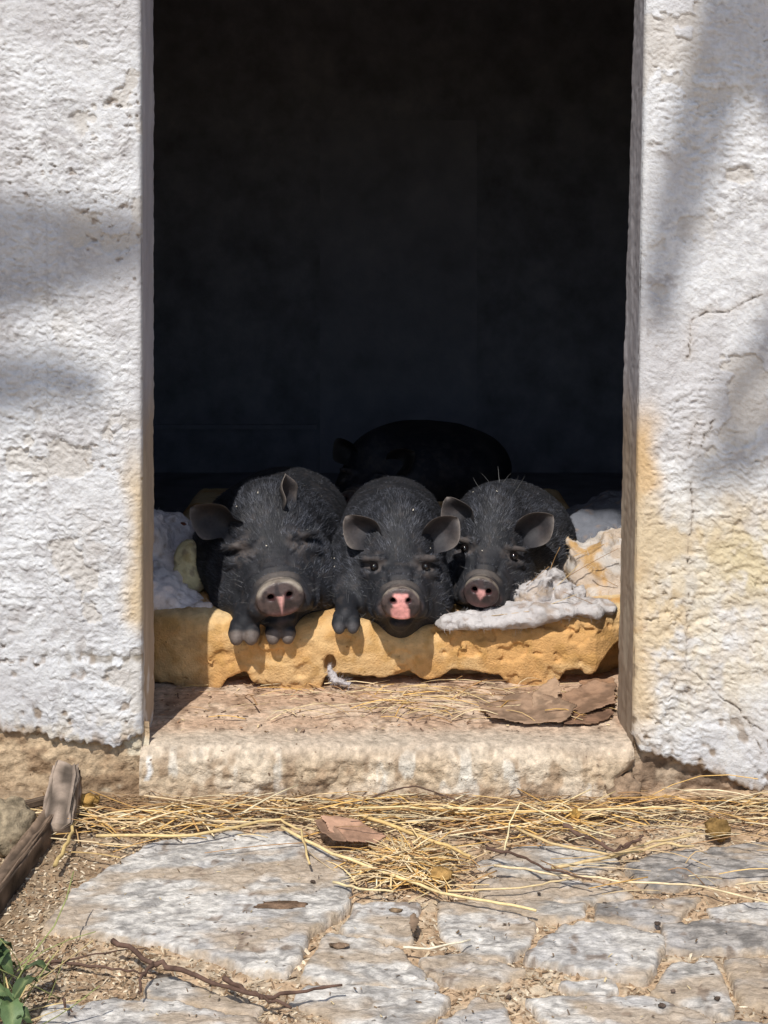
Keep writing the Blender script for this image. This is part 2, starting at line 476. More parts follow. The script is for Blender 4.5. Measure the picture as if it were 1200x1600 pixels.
def jamb(side):
    ys = np.concatenate([np.linspace(.004, .125, 26), [.1275, .1295, .13, .13, .13]])
    off = np.concatenate([np.zeros(26), [.0005, .002, .006, .04, 1.3]])
    zs = np.concatenate([np.linspace(.080, 1.35, 400), [1.45, LINTEL, LINTEL + .02]])
    Yg, Zg = np.meshgrid(ys, zs, indexing='ij'); Of = np.broadcast_to(off[:, None], Yg.shape)
    ff, fb = (xl_front, xl_back) if side < 0 else (xr_front, xr_back)
    t = Yg / .13
    X = ff(Zg) * (1 - t) + fb(Zg) * t + side * Of
    sd = 101 if side < 0 else 111
    X = X + side * (.0035 * (fbm2(Yg * 30, Zg * 14, sd, 3) - .5) + .0022 * (fbm2(Yg * 120, Zg * 90, sd + 2, 2) - .5)) + side * .0012
    chip = sst(.1, .0, np.abs(Yg - .13)) * .0
    n = fbm2(Yg * 50, Zg * 8, sd + 4, 4); n2 = fbm2(Yg * 20, Zg * 5, sd + 6, 3)
    py = HOR + (CAM_H - Zg) / K0
    col = np.empty(X.shape + (3,))
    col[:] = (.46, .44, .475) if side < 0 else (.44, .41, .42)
    col = mix(col, (.62, .60, .62), .5 * sst(.55, .75, n))
    dirt = sst(570, 720, py + 90 * (n2 - .5))
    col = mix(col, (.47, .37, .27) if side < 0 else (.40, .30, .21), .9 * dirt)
    col = mix(col, (.62, .52, .40), .5 * dirt * sst(.55, .7, n))
    col = mix(col, (.25, .17, .11), .6 * sst(1040, 1130, py) * sst(.45, .6, n))
    if side < 0: col = mix(col, (.66, .64, .62), .8 * sst(1000, 1060, py) * sst(.56, .62, fbm2(Yg * 40, Zg * 22, 121, 3)))
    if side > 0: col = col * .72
    V = np.stack([X, Yg, Zg], -1)
    f = grid_faces(*X.shape)
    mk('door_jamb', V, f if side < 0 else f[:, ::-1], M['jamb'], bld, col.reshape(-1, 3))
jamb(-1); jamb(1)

def rough_face(name, x0, x1, z0, z1, y0, seed, colf, amp=.012, step=.004):
    xs = np.arange(x0, x1 + step, step); zs = np.arange(z0, z1, step)
    X, Z = np.meshgrid(xs, zs, indexing='ij')
    d = amp * (fbm2(X * 22, Z * 30, seed, 4) - .5) + amp * .5 * (fbm2(X * 90, Z * 120, seed + 3, 2) - .5)
    V = np.stack([X, y0 - d, Z], -1)
    return mk(name, V, grid_faces(*X.shape), M['stonebase'], bld, colf(X, Z).reshape(-1, 3))
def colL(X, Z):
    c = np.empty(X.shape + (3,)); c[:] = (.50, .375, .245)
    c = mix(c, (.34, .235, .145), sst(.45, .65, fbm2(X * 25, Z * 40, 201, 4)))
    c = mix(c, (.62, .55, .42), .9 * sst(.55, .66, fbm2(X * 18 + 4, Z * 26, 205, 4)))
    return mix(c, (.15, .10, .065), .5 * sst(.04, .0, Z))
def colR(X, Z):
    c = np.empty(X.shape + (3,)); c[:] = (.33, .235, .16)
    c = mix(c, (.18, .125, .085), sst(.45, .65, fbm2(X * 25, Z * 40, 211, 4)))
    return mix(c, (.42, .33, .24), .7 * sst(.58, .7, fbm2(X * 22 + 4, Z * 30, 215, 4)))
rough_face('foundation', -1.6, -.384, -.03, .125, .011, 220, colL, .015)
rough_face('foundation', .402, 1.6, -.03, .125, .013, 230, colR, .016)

# doorstep: swept profile with a worn lip
def doorstep():
    x = np.arange(-.392, .4045, .003)
    prof = [(.60 - i * .006, .087) for i in range(96)]                 # top, from the back to the lip
    prof += [(.024 - .034 * math.sin(a), .087 - .030 * (1 - math.cos(a))) for a in np.linspace(0, math.pi / 2, 14)]
    prof += [(-.010, z) for z in np.arange(.054, -.035, -.0035)]
    prof = np.array(prof)
    tn = np.gradient(prof, axis=0); tn /= np.linalg.norm(tn, axis=1)[:, None]
    nrm = np.stack([tn[:, 1], -tn[:, 0]], 1)                           # outward (up / front)
    sl = np.concatenate([[0], np.cumsum(np.hypot(*np.diff(prof, axis=0).T))])
    X, S = np.meshgrid(x, sl, indexing='ij')
    front = sst(.58, .64, S)
    d = .006 * (fbm2(X * 12, S * 14, 300, 3) - .5) + .003 * (fbm2(X * 60, S * 60, 303, 3) - .5)
    d += front * (.005 * (fbm2(X * 16, S * 40, 306, 4) - .5) + .002 * (sst(.47, .53, fbm2(X * 14 + 3, S * 30, 316, 5)) - .5) + .007 * (fbm2(X * 80, S * 110, 310, 3) - .5))
    d -= .006 * sst(.60, .72, fbm2(X * 7, S * 9 + 8, 309, 3)) * front
    # broken corner on the right with the crack
    cr = X - .385 - (S - .66) * -.35
    d -= .035 * np.exp(-(cr / .010) ** 2) * sst(.625, .66, S) * sst(.72, .69, S)
    d -= .02 * sst(.39, .405, X) * front
    X = X * (1 + .45 * sst(.130, .140, prof[:, 0]))[None]
    V = np.stack([X, prof[:, 0][None] + d * nrm[:, 0][None], prof[:, 1][None] + d * nrm[:, 1][None]], -1)
    n = fbm2(X * 14, S * 16, 320, 4); n2 = fbm2(X * 40, S * 30, 324, 4); n3 = fbm2(X * 30, S * 9, 327, 4)
    col = np.empty(X.shape + (3,)); col[:] = (.50, .35, .245)
    col = mix(col, (.58, .445, .33), sst(.4, .65, n))
    col = mix(col, (.24, .155, .10), .7 * sst(.52, .68, n2))
    lip = sst(.50, .57, S)
    col = mix(col, (.52, .45, .36), .7 * lip)
    fr = np.empty_like(col); fr[:] = (.52, .405, .28)
    fr = mix(fr, (.60, .50, .38), sst(.42, .62, n))
    fr = mix(fr, (.34, .24, .155), .85 * sst(.52, .66, n2))
    fr = mix(fr, (.70, .66, .58), .8 * sst(.60, .66, n3) * sst(.7, .64, S))
    fr = mix(fr, (.30, .22, .155), .75 * sst(.675, .71, S + .03 * (n - .5)))
    drip = sst(.006, .002, np.abs(X + .378 + .006 * (vn2(S * 60, S * 0, 5) - .5))) * sst(.3, .45, vn2(S * 50, S * 0 + 3, 6))
    fr = mix(fr, (.8, .79, .76), drip)
    col = mix(col, fr, front)
    f = grid_faces(*X.shape)
    mk('doorstep', V, f[:, ::-1], M['stonebase'], bld, col.reshape(-1, 3))
doorstep()

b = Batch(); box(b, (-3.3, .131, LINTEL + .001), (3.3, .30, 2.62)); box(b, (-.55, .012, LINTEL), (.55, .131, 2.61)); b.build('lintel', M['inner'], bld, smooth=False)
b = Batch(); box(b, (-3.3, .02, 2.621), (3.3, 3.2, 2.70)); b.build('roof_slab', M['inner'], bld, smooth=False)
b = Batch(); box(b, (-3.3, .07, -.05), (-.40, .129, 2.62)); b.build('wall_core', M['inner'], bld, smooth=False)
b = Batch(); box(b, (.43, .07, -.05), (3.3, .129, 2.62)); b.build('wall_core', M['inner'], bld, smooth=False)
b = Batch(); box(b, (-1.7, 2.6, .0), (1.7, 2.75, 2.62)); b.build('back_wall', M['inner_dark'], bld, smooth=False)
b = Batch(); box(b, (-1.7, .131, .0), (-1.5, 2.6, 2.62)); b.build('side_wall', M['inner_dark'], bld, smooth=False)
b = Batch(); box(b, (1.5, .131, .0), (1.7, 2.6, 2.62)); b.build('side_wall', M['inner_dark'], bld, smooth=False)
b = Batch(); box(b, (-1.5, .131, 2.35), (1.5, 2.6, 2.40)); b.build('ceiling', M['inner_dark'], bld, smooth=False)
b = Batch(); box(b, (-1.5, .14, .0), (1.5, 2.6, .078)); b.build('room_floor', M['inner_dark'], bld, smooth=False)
def rect_on_back(name, px0, px1, py0, py1, Y, th, m):
    p = P(px0, py1, Y); q = P(px1, py0, Y)
    bb = Batch(); box(bb, (p[0], Y, p[2]), (q[0], Y + th, q[2])); return bb.build(name, m, bld, smooth=False)
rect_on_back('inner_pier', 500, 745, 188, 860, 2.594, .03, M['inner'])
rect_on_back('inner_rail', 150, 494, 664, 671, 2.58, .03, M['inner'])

# ------------------------------------------------------------------ ground and paving
def gaxis(lo, hi, step, far):
    mid = np.arange(lo, hi, step)
    g = np.cumsum(step * 1.35 ** np.arange(40)); g = g[g < far]
    return np.concatenate([(lo - g)[::-1], mid, hi + g])
stones = [  # outlines in photo pixels, height, tone
    ([(72, 1440), (122, 1385), (185, 1345), (235, 1316), (350, 1298), (450, 1300), (540, 1345), (546, 1385), (535, 1415), (482, 1448), (464, 1490), (440, 1512), (400, 1508), (330, 1485), (220, 1458), (120, 1447)], .022, 0),
    ([(559, 1405), (652, 1405), (646, 1430), (641, 1461), (606, 1461), (540, 1449), (536, 1440)], .014, 0),
    ([(515, 1453), (582, 1462), (624, 1479), (676, 1528), (645, 1538), (568, 1528), (474, 1516), (484, 1496)], .014, 0),
    ([(690, 1404), (760, 1408), (825, 1428), (831, 1442), (818, 1473), (781, 1489), (732, 1480), (715, 1461), (690, 1447)], .013, 0),
    ([(659, 1486), (725, 1481), (816, 1507), (785, 1518), (715, 1526), (697, 1523), (666, 1503)], .012, 1),
    ([(480, 1532), (568, 1532), (676, 1541), (701, 1546), (680, 1573), (645, 1600), (590, 1612), (515, 1575), (456, 1556)], .013, 0),
    ([(750, 1552), (781, 1558), (799, 1591), (803, 1625), (700, 1625), (690, 1588)], .013, 1),
    ([(826, 1484), (881, 1440), (899, 1435), (936, 1436), (1035, 1458), (1031, 1477), (1006, 1521), (918, 1508), (837, 1491)], .020, 0),
    ([(826, 1552), (943, 1550), (1024, 1552), (1083, 1572), (1123, 1598), (1150, 1660), (900, 1660), (860, 1592)], .015, 0),
    ([(1053, 1497), (1108, 1491), (1127, 1528), (1141, 1565), (1134, 1578), (1083, 1565), (1022, 1543)], .016, 1),
    ([(1040, 1437), (1090, 1434), (1250, 1440), (1250, 1473), (1112, 1475), (1042, 1473)], .015, 2),
    ([(1138, 1490), (1260, 1491), (1260, 1580), (1167, 1554), (1145, 1524)], .015, 2),
    ([(980, 1348), (1024, 1330), (1250, 1304), (1250, 1358), (1090, 1372), (1013, 1378)], .016, 2),
    ([(745, 1342), (826, 1310), (943, 1319), (965, 1337), (921, 1356), (870, 1360), (800, 1356)], .012, 1),
    ([(740, 1366), (870, 1366), (965, 1378), (980, 1389), (907, 1398), (760, 1392)], .012, 1),
    ([(735, 1397), (852, 1399), (910, 1403), (912, 1419), (848, 1427), (770, 1404)], .011, 1),
    ([(932, 1402), (1017, 1396), (1090, 1396), (1046, 1429), (1017, 1436), (936, 1426)], .012, 2),
    ([(1108, 1412), (1180, 1403), (1250, 1402), (1250, 1428), (1127, 1430)], .012, 1),
    ([(881, 1528), (951, 1523), (958, 1535), (943, 1543), (907, 1539)], .014, 0),
    ([(79, 1563), (167, 1555), (271, 1559), (396, 1588), (470, 1615), (440, 1670), (60, 1670), (60, 1590)], .016, 0),
    ([(233, 1526), (271, 1518), (333, 1545), (408, 1563), (400, 1575), (292, 1555), (233, 1547)], .012, 1),
    ([(1090, 1600), (1150, 1586), (1260, 1600), (1260, 1670), (1160, 1660)], .014, 2),
    ([(500, 1620), (600, 1622), (690, 1640), (680, 1720), (540, 1720), (470, 1690)], .014, 1),
    ([(720, 1640), (850, 1640), (880, 1690), (800, 1730), (700, 1720)], .014, 0),
]
stone_polys = [np.array([G(x, y, .012)[:2] for x, y in s[0]]) for s in stones]
# stones beyond the frame: jittered cells to the sides and towards the viewer
def extra_polys():
    out = []
    c = .27
    for i in range(-6, 7):
        for j in range(0, 6):
            cx, cy = i * c + (j % 2) * .12, -.18 - j * c * .85
            px = CX + cx * F / (CAM_D + cy); py = HOR + CAM_H * F / (CAM_D + cy)
            rad = .15
            ppx = rad * F / (CAM_D + cy)
            if py < 1690 and -ppx * 1.05 < px < 1200 + ppx * 1.05: continue
            if py < 1760 and 0 < px < 1200: continue
            k = rng.integers(6, 9)
            a = np.sort(rng.uniform(0, 2 * math.pi, k) * .35 + np.arange(k) / k * 2 * math.pi)
            r = rng.uniform(.10, .135, k)
            out.append(np.stack([cx + r * np.cos(a) * 1.08, cy + r * np.sin(a) * .9], 1))
    return out

def poly_sd(X, Y, poly):
    d = np.full(X.shape, 1e9); ins = np.zeros(X.shape, bool)
    n = len(poly)
    for i in range(n):
        ax, ay = poly[i]; bx, by = poly[(i + 1) % n]
        dx, dy = bx - ax, by - ay
        t = np.clip(((X - ax) * dx + (Y - ay) * dy) / (dx * dx + dy * dy), 0, 1)
        d = np.minimum(d, np.hypot(X - ax - t * dx, Y - ay - t * dy))
        cond = ((ay > Y) != (by > Y))
        xi = (bx - ax) * (Y - ay) / (by - ay + 1e-12) + ax
        ins ^= cond & (X < xi)
    return np.where(ins, d, -d)

gx = gaxis(-.75, .75, .0045, 60.0); gy = gaxis(-.80, .04, .0045, 60.0); gy = gy[gy < .3]
Xg, Yg = np.meshgrid(gx, gy, indexing='ij')
near = (np.abs(Xg) < 1.2) & (Yg > -1.2)
sdall = np.full(Xg.shape, -1.0)
for pl in stone_polys:
    lo = pl.min(0) - .06; hi = pl.max(0) + .06
    ii = np.nonzero((gx > lo[0]) & (gx < hi[0]))[0]; jj = np.nonzero((gy > lo[1]) & (gy < hi[1]))[0]
    if len(ii) and len(jj):
        sl_ = np.ix_(ii, jj)
        sdall[sl_] = np.maximum(sdall[sl_], poly_sd(Xg[sl_], Yg[sl_], pl))
Zg = np.where(near, .010 * (fbm2(Xg * 18, Yg * 18, 400, 3) - .5) + .006 * (fbm2(Xg * 70, Yg * 70, 404, 3) - .5), 0)
Zg = Zg + np.where(near, -.003 * sst(-.012, -.002, sdall) - .006 * sst(.0, .008, sdall), 0)
Zg = Zg + np.where(near, .012 * sst(-.06, .005, Yg) * sst(.36, .5, np.abs(Xg)), 0)   # earth banked against the wall
Zg = np.where(Yg > .06, -.05, Zg)
n1 = fbm2(Xg * 9, Yg * 9, 410, 4); n2 = fbm2(Xg * 40, Yg * 40, 415, 4)
col = np.empty(Xg.shape + (3,)); col[:] = (.49, .35, .225)
col = mix(col, (.62, .52, .385), sst(.42, .62, n1) * sst(.35, .6, n2))
col = mix(col, (.26, .18, .115), .75 * sst(.52, .7, n2))
left = sst(-.30, -.48, Xg + .12 * (n1 - .5))
col = mix(col, (.23, .165, .105), .75 * left)
ground = mk('ground', np.stack([Xg, Yg, Zg], -1), grid_faces(*Xg.shape), M['earth'], None, col.reshape(-1, 3))
tag(ground, kind='structure')

tones = [((.31, .292, .272), (.58, .55, .505)), ((.28, .262, .24), (.52, .485, .44)), ((.17, .157, .145), (.37, .34, .31))]
def stone(poly, h, tone, seed, step=.003):
    lo = poly.min(0) - .012; hi = poly.max(0) + .012
    xs = np.arange(lo[0], hi[0], step); ys = np.arange(lo[1], hi[1], step)
    X, Y = np.meshgrid(xs, ys, indexing='ij')
    sd = poly_sd(X, Y, poly) + .0065 + .012 * (fbm2(X * 40, Y * 40, seed, 4) - .5)
    th = rng.uniform(-.35, .35)
    U = X * math.cos(th) + Y * math.sin(th); W = -X * math.sin(th) + Y * math.cos(th)
    lay = fbm2(U * 22, W * 45, seed + 3, 4)
    tilt = rng.uniform(-.010, .010, 2)
    c = poly.mean(0)
    top = h + tilt[0] * (X - c[0]) + tilt[1] * (Y - c[1]) +   .0026 * (lay - .5) + .003 * (fbm2(U * 7, W * 9, seed + 7, 3) - .5) + .0030 * (fbm2(U * 90, W * 150, seed + 10, 3) - .5)
    chip = sst(.64, .72, fbm2(X * 40, Y * 60, seed + 9, 2))
    top = top - .003 * chip
    Z = -.014 + (top + .014) * sst(-.003, .003, sd)
    Z = Z - .003 * sst(.010, .0, sd) * vn2(X * 60, Y * 60, seed + 11)
    keep = sd > -.0095
    a, bq = tones[tone]
    n = .5 * fbm2(U * 32, W * 62, seed + 13, 4) + .5 * fbm2(U * 95, W * 170, seed + 14, 3); n2_ = fbm2(X * 11, Y * 11, seed + 15, 4); n3 = fbm2(X * 50, Y * 50, seed + 17, 3)
    col = mix(np.array(a), np.array(bq), sst(.36, .62, n))
    col = mix(col, (.48, .47, .47), .35 * sst(.5, .7, n2_))
    col = mix(col, (.38, .29, .20), .75 * sst(.50, .70, fbm2(U * 9 + 5, W * 20, seed + 19, 4)))
    col = mix(col, (.17, .12, .085), .7 * sst(.66, .76, n3) * sst(.4, .6, n2_))
    col = mix(col, (.44, .34, .235), .8 * sst(.008, -.002, sd + .012 * (n3 - .5)))
    idx = -np.ones(X.shape, int)
    f = grid_faces(*X.shape)
    kf = keep.ravel()[f].all(1); f = f[kf]
    used = np.unique(f); mp_ = np.full(X.size, -1); mp_[used] = np.arange(len(used))
    V = np.stack([X, Y, Z], -1).reshape(-1, 3)[used]
    mk('paving_stone', V, mp_[f], M['slate'], ground, col.reshape(-1, 3)[used])
for i, (s, pl) in enumerate(zip(stones, stone_polys)):
    stone(pl, .006 + .45 * (s[1] - .012), s[2], 500 + 31 * i, .003)
for i, pl in enumerate(extra_polys()):
    stone(pl, .007, int(rng.integers(0, 3)), 2000 + 31 * i, .008)
def on_stone(x, y):
    for s, pl in zip(stones, stone_polys):
        if poly_sd(np.array([x]), np.array([y]), pl)[0] > .004: return .007 + .45 * (s[1] - .012)
    return 0.0

# ------------------------------------------------------------------ mattress
def mattress():
    xs = np.arange(-.56, .53, .0034)
    ys = np.concatenate([np.arange(.24, .38, .004), np.arange(.38, 1.62, .03)])
    zs = np.arange(.07, .26, .0032)
    X, Y, Z = np.meshgrid(xs, ys, zs, indexing='ij')
    x1 = xs[:, None, None]
    zt = np.interp(x1, [-.6, -.42, -.33, -.26, -.2, -.14, -.08, -.04, .03, .10, .14, .29, .42, .5], [.217, .219, .221, .210, .204, .207, .212, .207, .192, .195, .200, .210, .227, .23])
    back = sst(.36, .6, ys)[None, :, None]
    zt = zt * (1 - back) + .222 * back
    yf = .283 + .012 * np.sin(x1 * 9) + .10 * np.maximum(np.abs(x1 + .02) - .36, 0) + .6 * np.maximum(x1 - .385, 0)
    d = smax(Z - zt, yf - Y + .10 * np.maximum(.14 - Z, 0), .045)
    d = smax(d, np.maximum(np.abs(X + .015) - .50, Y - 1.55), .04)
    n = fbm3(X * 26, Y * 26, Z * 34, 71, 3); n2 = fbm3(X * 70, Y * 70, Z * 80, 75, 2)
    d = d + .001 * (n - .5) + .0035 * (n2 - .5) + .005 * sst(.60, .63, n) * sst(.21, .19, Z)
    tpx = [-600, 240, 268, 285, 300, 345, 356, 372, 386, 392, 440, 500, 508, 530, 556, 600, 640, 668, 688, 706, 745, 782, 800, 868, 884, 905, 925, 938, 965, 1200]
    tpy = [1072, 1072, 1069, 1078, 1080, 1076, 1058, 1050, 1049, 1062, 1080, 1080, 1056, 1050, 1054, 1060, 1052, 1066, 1062, 1050, 1052, 1060, 1078, 1078, 1050, 1046, 1058, 1040, 1012, 1000]
    pxc = CX + x1 * F / (CAM_D + .285)
    zb = CAM_H - (np.interp(pxc, tpx, tpy) - HOR) * (CAM_D + .285) / F
    zb = zb + .006 * (fbm2(x1 * 90, x1 * 0, 81, 3) - .5)
    carve = smax(Z - zb, Y - yf - .07, .01)
    d = smax(d, -carve, .0025)
    d = np.maximum(d, .079 - Z)
    h = P(516, 1036, .285)
    d = smax(d, -s_ell(X, Y, Z, h, (.011, .03, .018)), .006)
    V, f = nets(d, xs, ys, zs)
    nn = fbm3(V[:, 0] * 14, V[:, 1] * 14, V[:, 2] * 18, 85, 4); n3 = fbm3(V[:, 0] * 50, V[:, 1] * 50, V[:, 2] * 50, 88, 3)
    col = np.empty((len(V), 3)); col[:] = (.62, .36, .145)
    col = mix(col, (.67, .445, .215), sst(.45, .65, nn))
    col = mix(col, (.50, .285, .095), .6 * sst(.52, .68, n3))
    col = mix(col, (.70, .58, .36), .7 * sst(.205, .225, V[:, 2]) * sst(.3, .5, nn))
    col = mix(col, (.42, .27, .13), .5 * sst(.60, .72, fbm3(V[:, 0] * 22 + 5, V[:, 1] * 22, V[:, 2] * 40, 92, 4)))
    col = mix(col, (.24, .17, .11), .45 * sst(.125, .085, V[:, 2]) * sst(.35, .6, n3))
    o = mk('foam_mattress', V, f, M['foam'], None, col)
    tag(o, 'thick torn yellow foam mattress the pigs lie on, inside the doorway', 'mattress')
mattress()

# ------------------------------------------------------------------ wadding
def fibres(name, V, N, n, length, parent, cols, wid=.00030, lift=.10, sel=None, curl=1.0):
    """fine curved ribbons growing on a surface, one mesh"""
    idx = rng.choice(len(V) if sel is None else sel, n)
    p = V[idx]; nr = N[idx]
    t = rng.normal(size=(n, 3)); t -= (t * nr).sum(1)[:, None] * nr; t /= np.linalg.norm(t, axis=1)[:, None] + 1e-9
    L = rng.uniform(*length, n)[:, None]
    k = 5
    pts = [p - nr * .001]
    d = t + nr * lift
    for i in range(k - 1):
        d = d + rng.normal(size=(n, 3)) * curl * .5 - nr * .12
        d /= np.linalg.norm(d, axis=1)[:, None] + 1e-9
        pts.append(pts[-1] + d * L / (k - 1))
    side = np.cross(t, nr); 
    ring = []
    for i, q in enumerate(pts):
        w_ = wid * (1 - .75 * i / (k - 1))
        ring += [q - side * w_, q + side * w_]
    VV = np.stack(ring, 1).reshape(-1, 3)
    base = np.arange(n)[:, None] * (2 * k)
    F = np.concatenate([base + np.array([[2 * i, 2 * i + 1, 2 * i + 3, 2 * i + 2]]) for i in range(k - 1)])
    c = np.repeat(np.asarray(cols)[rng.integers(0, len(cols), n)] * rng.uniform(.8, 1.2, (n, 1)), 2 * k, 0)
    o = mk(name, VV, F, M['fibre'], parent, c)
    o['kind'] = 'stuff'
    return o

def wad(name, label, cat, blobs, base, stain, seed, amp=.022, k=.03, freq=26, step=.0055, nf=3500, mname='wad', carve_z=None, sthr=.58):
    c = np.array([q[0] for q in blobs]); r = np.array([q[1] for q in blobs])
    lo = (c - r).min(0) - .03; hi = (c + r).max(0) + .03
    xs, ys, zs = [np.arange(lo[i], hi[i], step) for i in range(3)]
    X, Y, Z = np.meshgrid(xs, ys, zs, indexing='ij')
    d = None
    for ce, ra in blobs:
        e = s_ell(X, Y, Z, ce, ra)
        d = e if d is None else smin(d, e, k)
    n = fbm3(X * freq, Y * freq, Z * freq, seed, 3); n2 = fbm3(X * freq * 3, Y * freq * 3, Z * freq * 3, seed + 4, 2)
    d = d + amp * (np.abs(n - .5) * 2 - .35) * -1 + amp * .35 * (n2 - .5)
    V, f = nets(d, xs, ys, zs)
    N = normals_of(V, f)
    nn = fbm3(V[:, 0] * 24, V[:, 1] * 24, V[:, 2] * 24, seed + 8, 4); n3 = fbm3(V[:, 0] * 60, V[:, 1] * 60, V[:, 2] * 60, seed + 9, 3)
    col = np.empty((len(V), 3)); col[:] = base
    col = mix(col, stain, .85 * sst(sthr, sthr + .13, nn))
    col = mix(col, (.30, .22, .17), .6 * sst(.64, .74, n3))
    o = mk(name, V, f, M[mname], None, col)
    tag(o, label, cat)
    if nf:
        vis = np.nonzero((N[:, 1] < .4) | (N[:, 2] > .2))[0]
        fibres('fibre', V, N, nf, (.007, .020), o, [base, np.array(base) * 1.12, np.array(base) * .72, np.array(stain)], sel=vis)
    return o

def pc(px, py, Y): return tuple(P(px, py, Y))
wad('wadding_heap', 'greyish white heap of fibre wadding against the left door jamb', 'wadding',
    [(pc(215, 860, .52), (.075, .09, .085)), (pc(262, 842, .62), (.075, .08, .055)), (pc(235, 925, .40), (.07, .09, .05)), (pc(285, 950, .37), (.055, .06, .022)), (pc(322, 955, .36), (.03, .05, .012)), (pc(285, 900, .50), (.06, .07, .045))],
    (.80, .72, .70), (.60, .50, .45), 901, .022, .03, 30)
def crumple(px0, px1, top, base, Y, n, r):
    out = []
    for i in range(n):
        px = px0 + (px1 - px0) * (i + rng.uniform(0, 1)) / n
        yt = np.interp(px, *top); py = yt + (base - yt) * rng.uniform(.12, 1)
        rr = rng.uniform(*r)
        out.append((pc(px, py, Y + rng.normal(0, .015)), (rr * rng.uniform(.8, 1.6), rr * 1.3, rr * rng.uniform(.55, 1.0))))
    return out
wad('wadding_sheet', 'thin white wadding sheet under the right pig along the mattress edge', 'wadding',
    [(pc(705, 972, .31), (.035, .04, .011)), (pc(755, 968, .31), (.05, .05, .012)), (pc(810, 960, .31), (.055, .05, .020)), (pc(865, 952, .315), (.045, .05, .016)), (pc(920, 948, .33), (.05, .05, .014))] + crumple(690, 940, ([690, 760, 830, 940], [970, 962, 948, 940]), 966, .315, 22, (.008, .015)),
    (.49, .465, .46), (.36, .29, .24), 921, .014, .016, 36, step=.004, nf=2200)
wad('wadding_ball', 'bright white ball of fibre wadding beside the right pig', 'wadding',
    [(pc(864, 912, .375), (.026, .035, .024)), (pc(842, 932, .35), (.030, .03, .018)), (pc(880, 930, .36), (.025, .03, .022))] + crumple(815, 900, ([815, 845, 868, 885, 900], [938, 900, 886, 896, 925]), 950, .355, 26, (.008, .020)),
    (.50, .475, .47), (.40, .31, .235), 931, .018, .016, 40, step=.004, nf=2200, sthr=.55)
def slab():
    """torn padded slab leaning by the right jamb"""
    a = P(898, 945, .40); xs = np.arange(a[0] - .03, a[0] + .20, .0045); ys = np.arange(.33, .58, .0055); zs = np.arange(.19, .37, .0045)
    X, Y, Z = np.meshgrid(xs, ys, zs, indexing='ij')
    top = .303 + .014 * (X - a[0]) / .1 + .012 * np.sin(X * 60) + .02 * (vn3(X * 40, Y * 20, X * 0, 941) - .5)
    fr = .40 + .35 * (Z - .21) - .03 * sst(.25, .2, Z)
    d = smax(smax(Z - top, fr - Y, .02), smax(a[0] + .004 * np.sin(Z * 120) - X, Y - .54, .02), .015)
    n = fbm3(X * 30, Y * 30, Z * 30, 945, 3)
    d = d + .020 * (np.abs(n - .5) * -2 + .3) + .006 * (fbm3(X * 90, Y * 90, Z * 90, 957, 2) - .5)
    V, f = nets(d, xs, ys, zs); N = normals_of(V, f)
    nn = fbm3(V[:, 0] * 22, V[:, 1] * 22, V[:, 2] * 22, 949, 4); n2 = fbm3(V[:, 0] * 30 + 9, V[:, 1] * 30, V[:, 2] * 30, 953, 3)
    col = np.empty((len(V), 3)); col[:] = (.50, .41, .33)
    col = mix(col, (.48, .29, .11), .85 * sst(.54, .64, nn))
    col = mix(col, (.56, .53, .50), .8 * sst(.5, .62, n2))
    o = mk('padding_slab', V, f, M['wad'], None, col)
    tag(o, 'torn slab of tan stained padding leaning beside the right door jamb', 'padding')
    fibres('fibre', V, N, 3000, (.007, .020), o, [(.66, .55, .42), (.7, .65, .6), (.5, .33, .15)], sel=np.nonzero(N[:, 1] < .3)[0])
slab()
wad('wadding_tuft', 'small white wadding tuft hanging from the tear low in the mattress', 'wadding',
    [(pc(516, 1046, .282), (.006, .008, .010)), (pc(520, 1056, .276), (.009, .008, .008)), (pc(528, 1063, .27), (.014, .010, .005)), (pc(540, 1067, .268), (.010, .009, .003))], (.46, .435, .44), (.32, .26, .24), 961, .008, .006, 90, .002, nf=260)
wad('foam_chunk', 'pale yellow foam chunk between the left wadding heap and the left pig', 'foam',
    [(pc(293, 878, .45), (.028, .03, .045)), (pc(300, 905, .44), (.03, .03, .03))], (.70, .62, .38), (.5, .4, .2), 966, .01, .02, 40, .004, nf=0, mname='foam')
wad('dark_blanket', 'dark crumpled bedding cloth in the shade behind the right pig', 'bedding',
    [(pc(915, 830, .95), (.10, .12, .05)), (pc(960, 815, 1.0), (.09, .12, .07)), (pc(880, 850, .9), (.06, .1, .03))], (.16, .17, .20), (.1, .1, .12), 971, .035, .03, 16, .008, nf=0)

# ------------------------------------------------------------------ pigs
def rotm(yaw, pitch, roll):
    cy, sy = math.cos(R(yaw)), math.sin(R(yaw)); cp, sp = math.cos(R(pitch)), math.sin(R(pitch)); cr, sr = math.cos(R(roll)), math.sin(R(roll))
    Rz = np.array([[cy, -sy, 0], [sy, cy, 0], [0, 0, 1]]); Rx = np.array([[1, 0, 0], [0, cp, -sp], [0, sp, cp]]); Ry = np.array([[cr, 0, sr], [0, 1, 0], [-sr, 0, cr]])
    return Rz @ Rx @ Ry

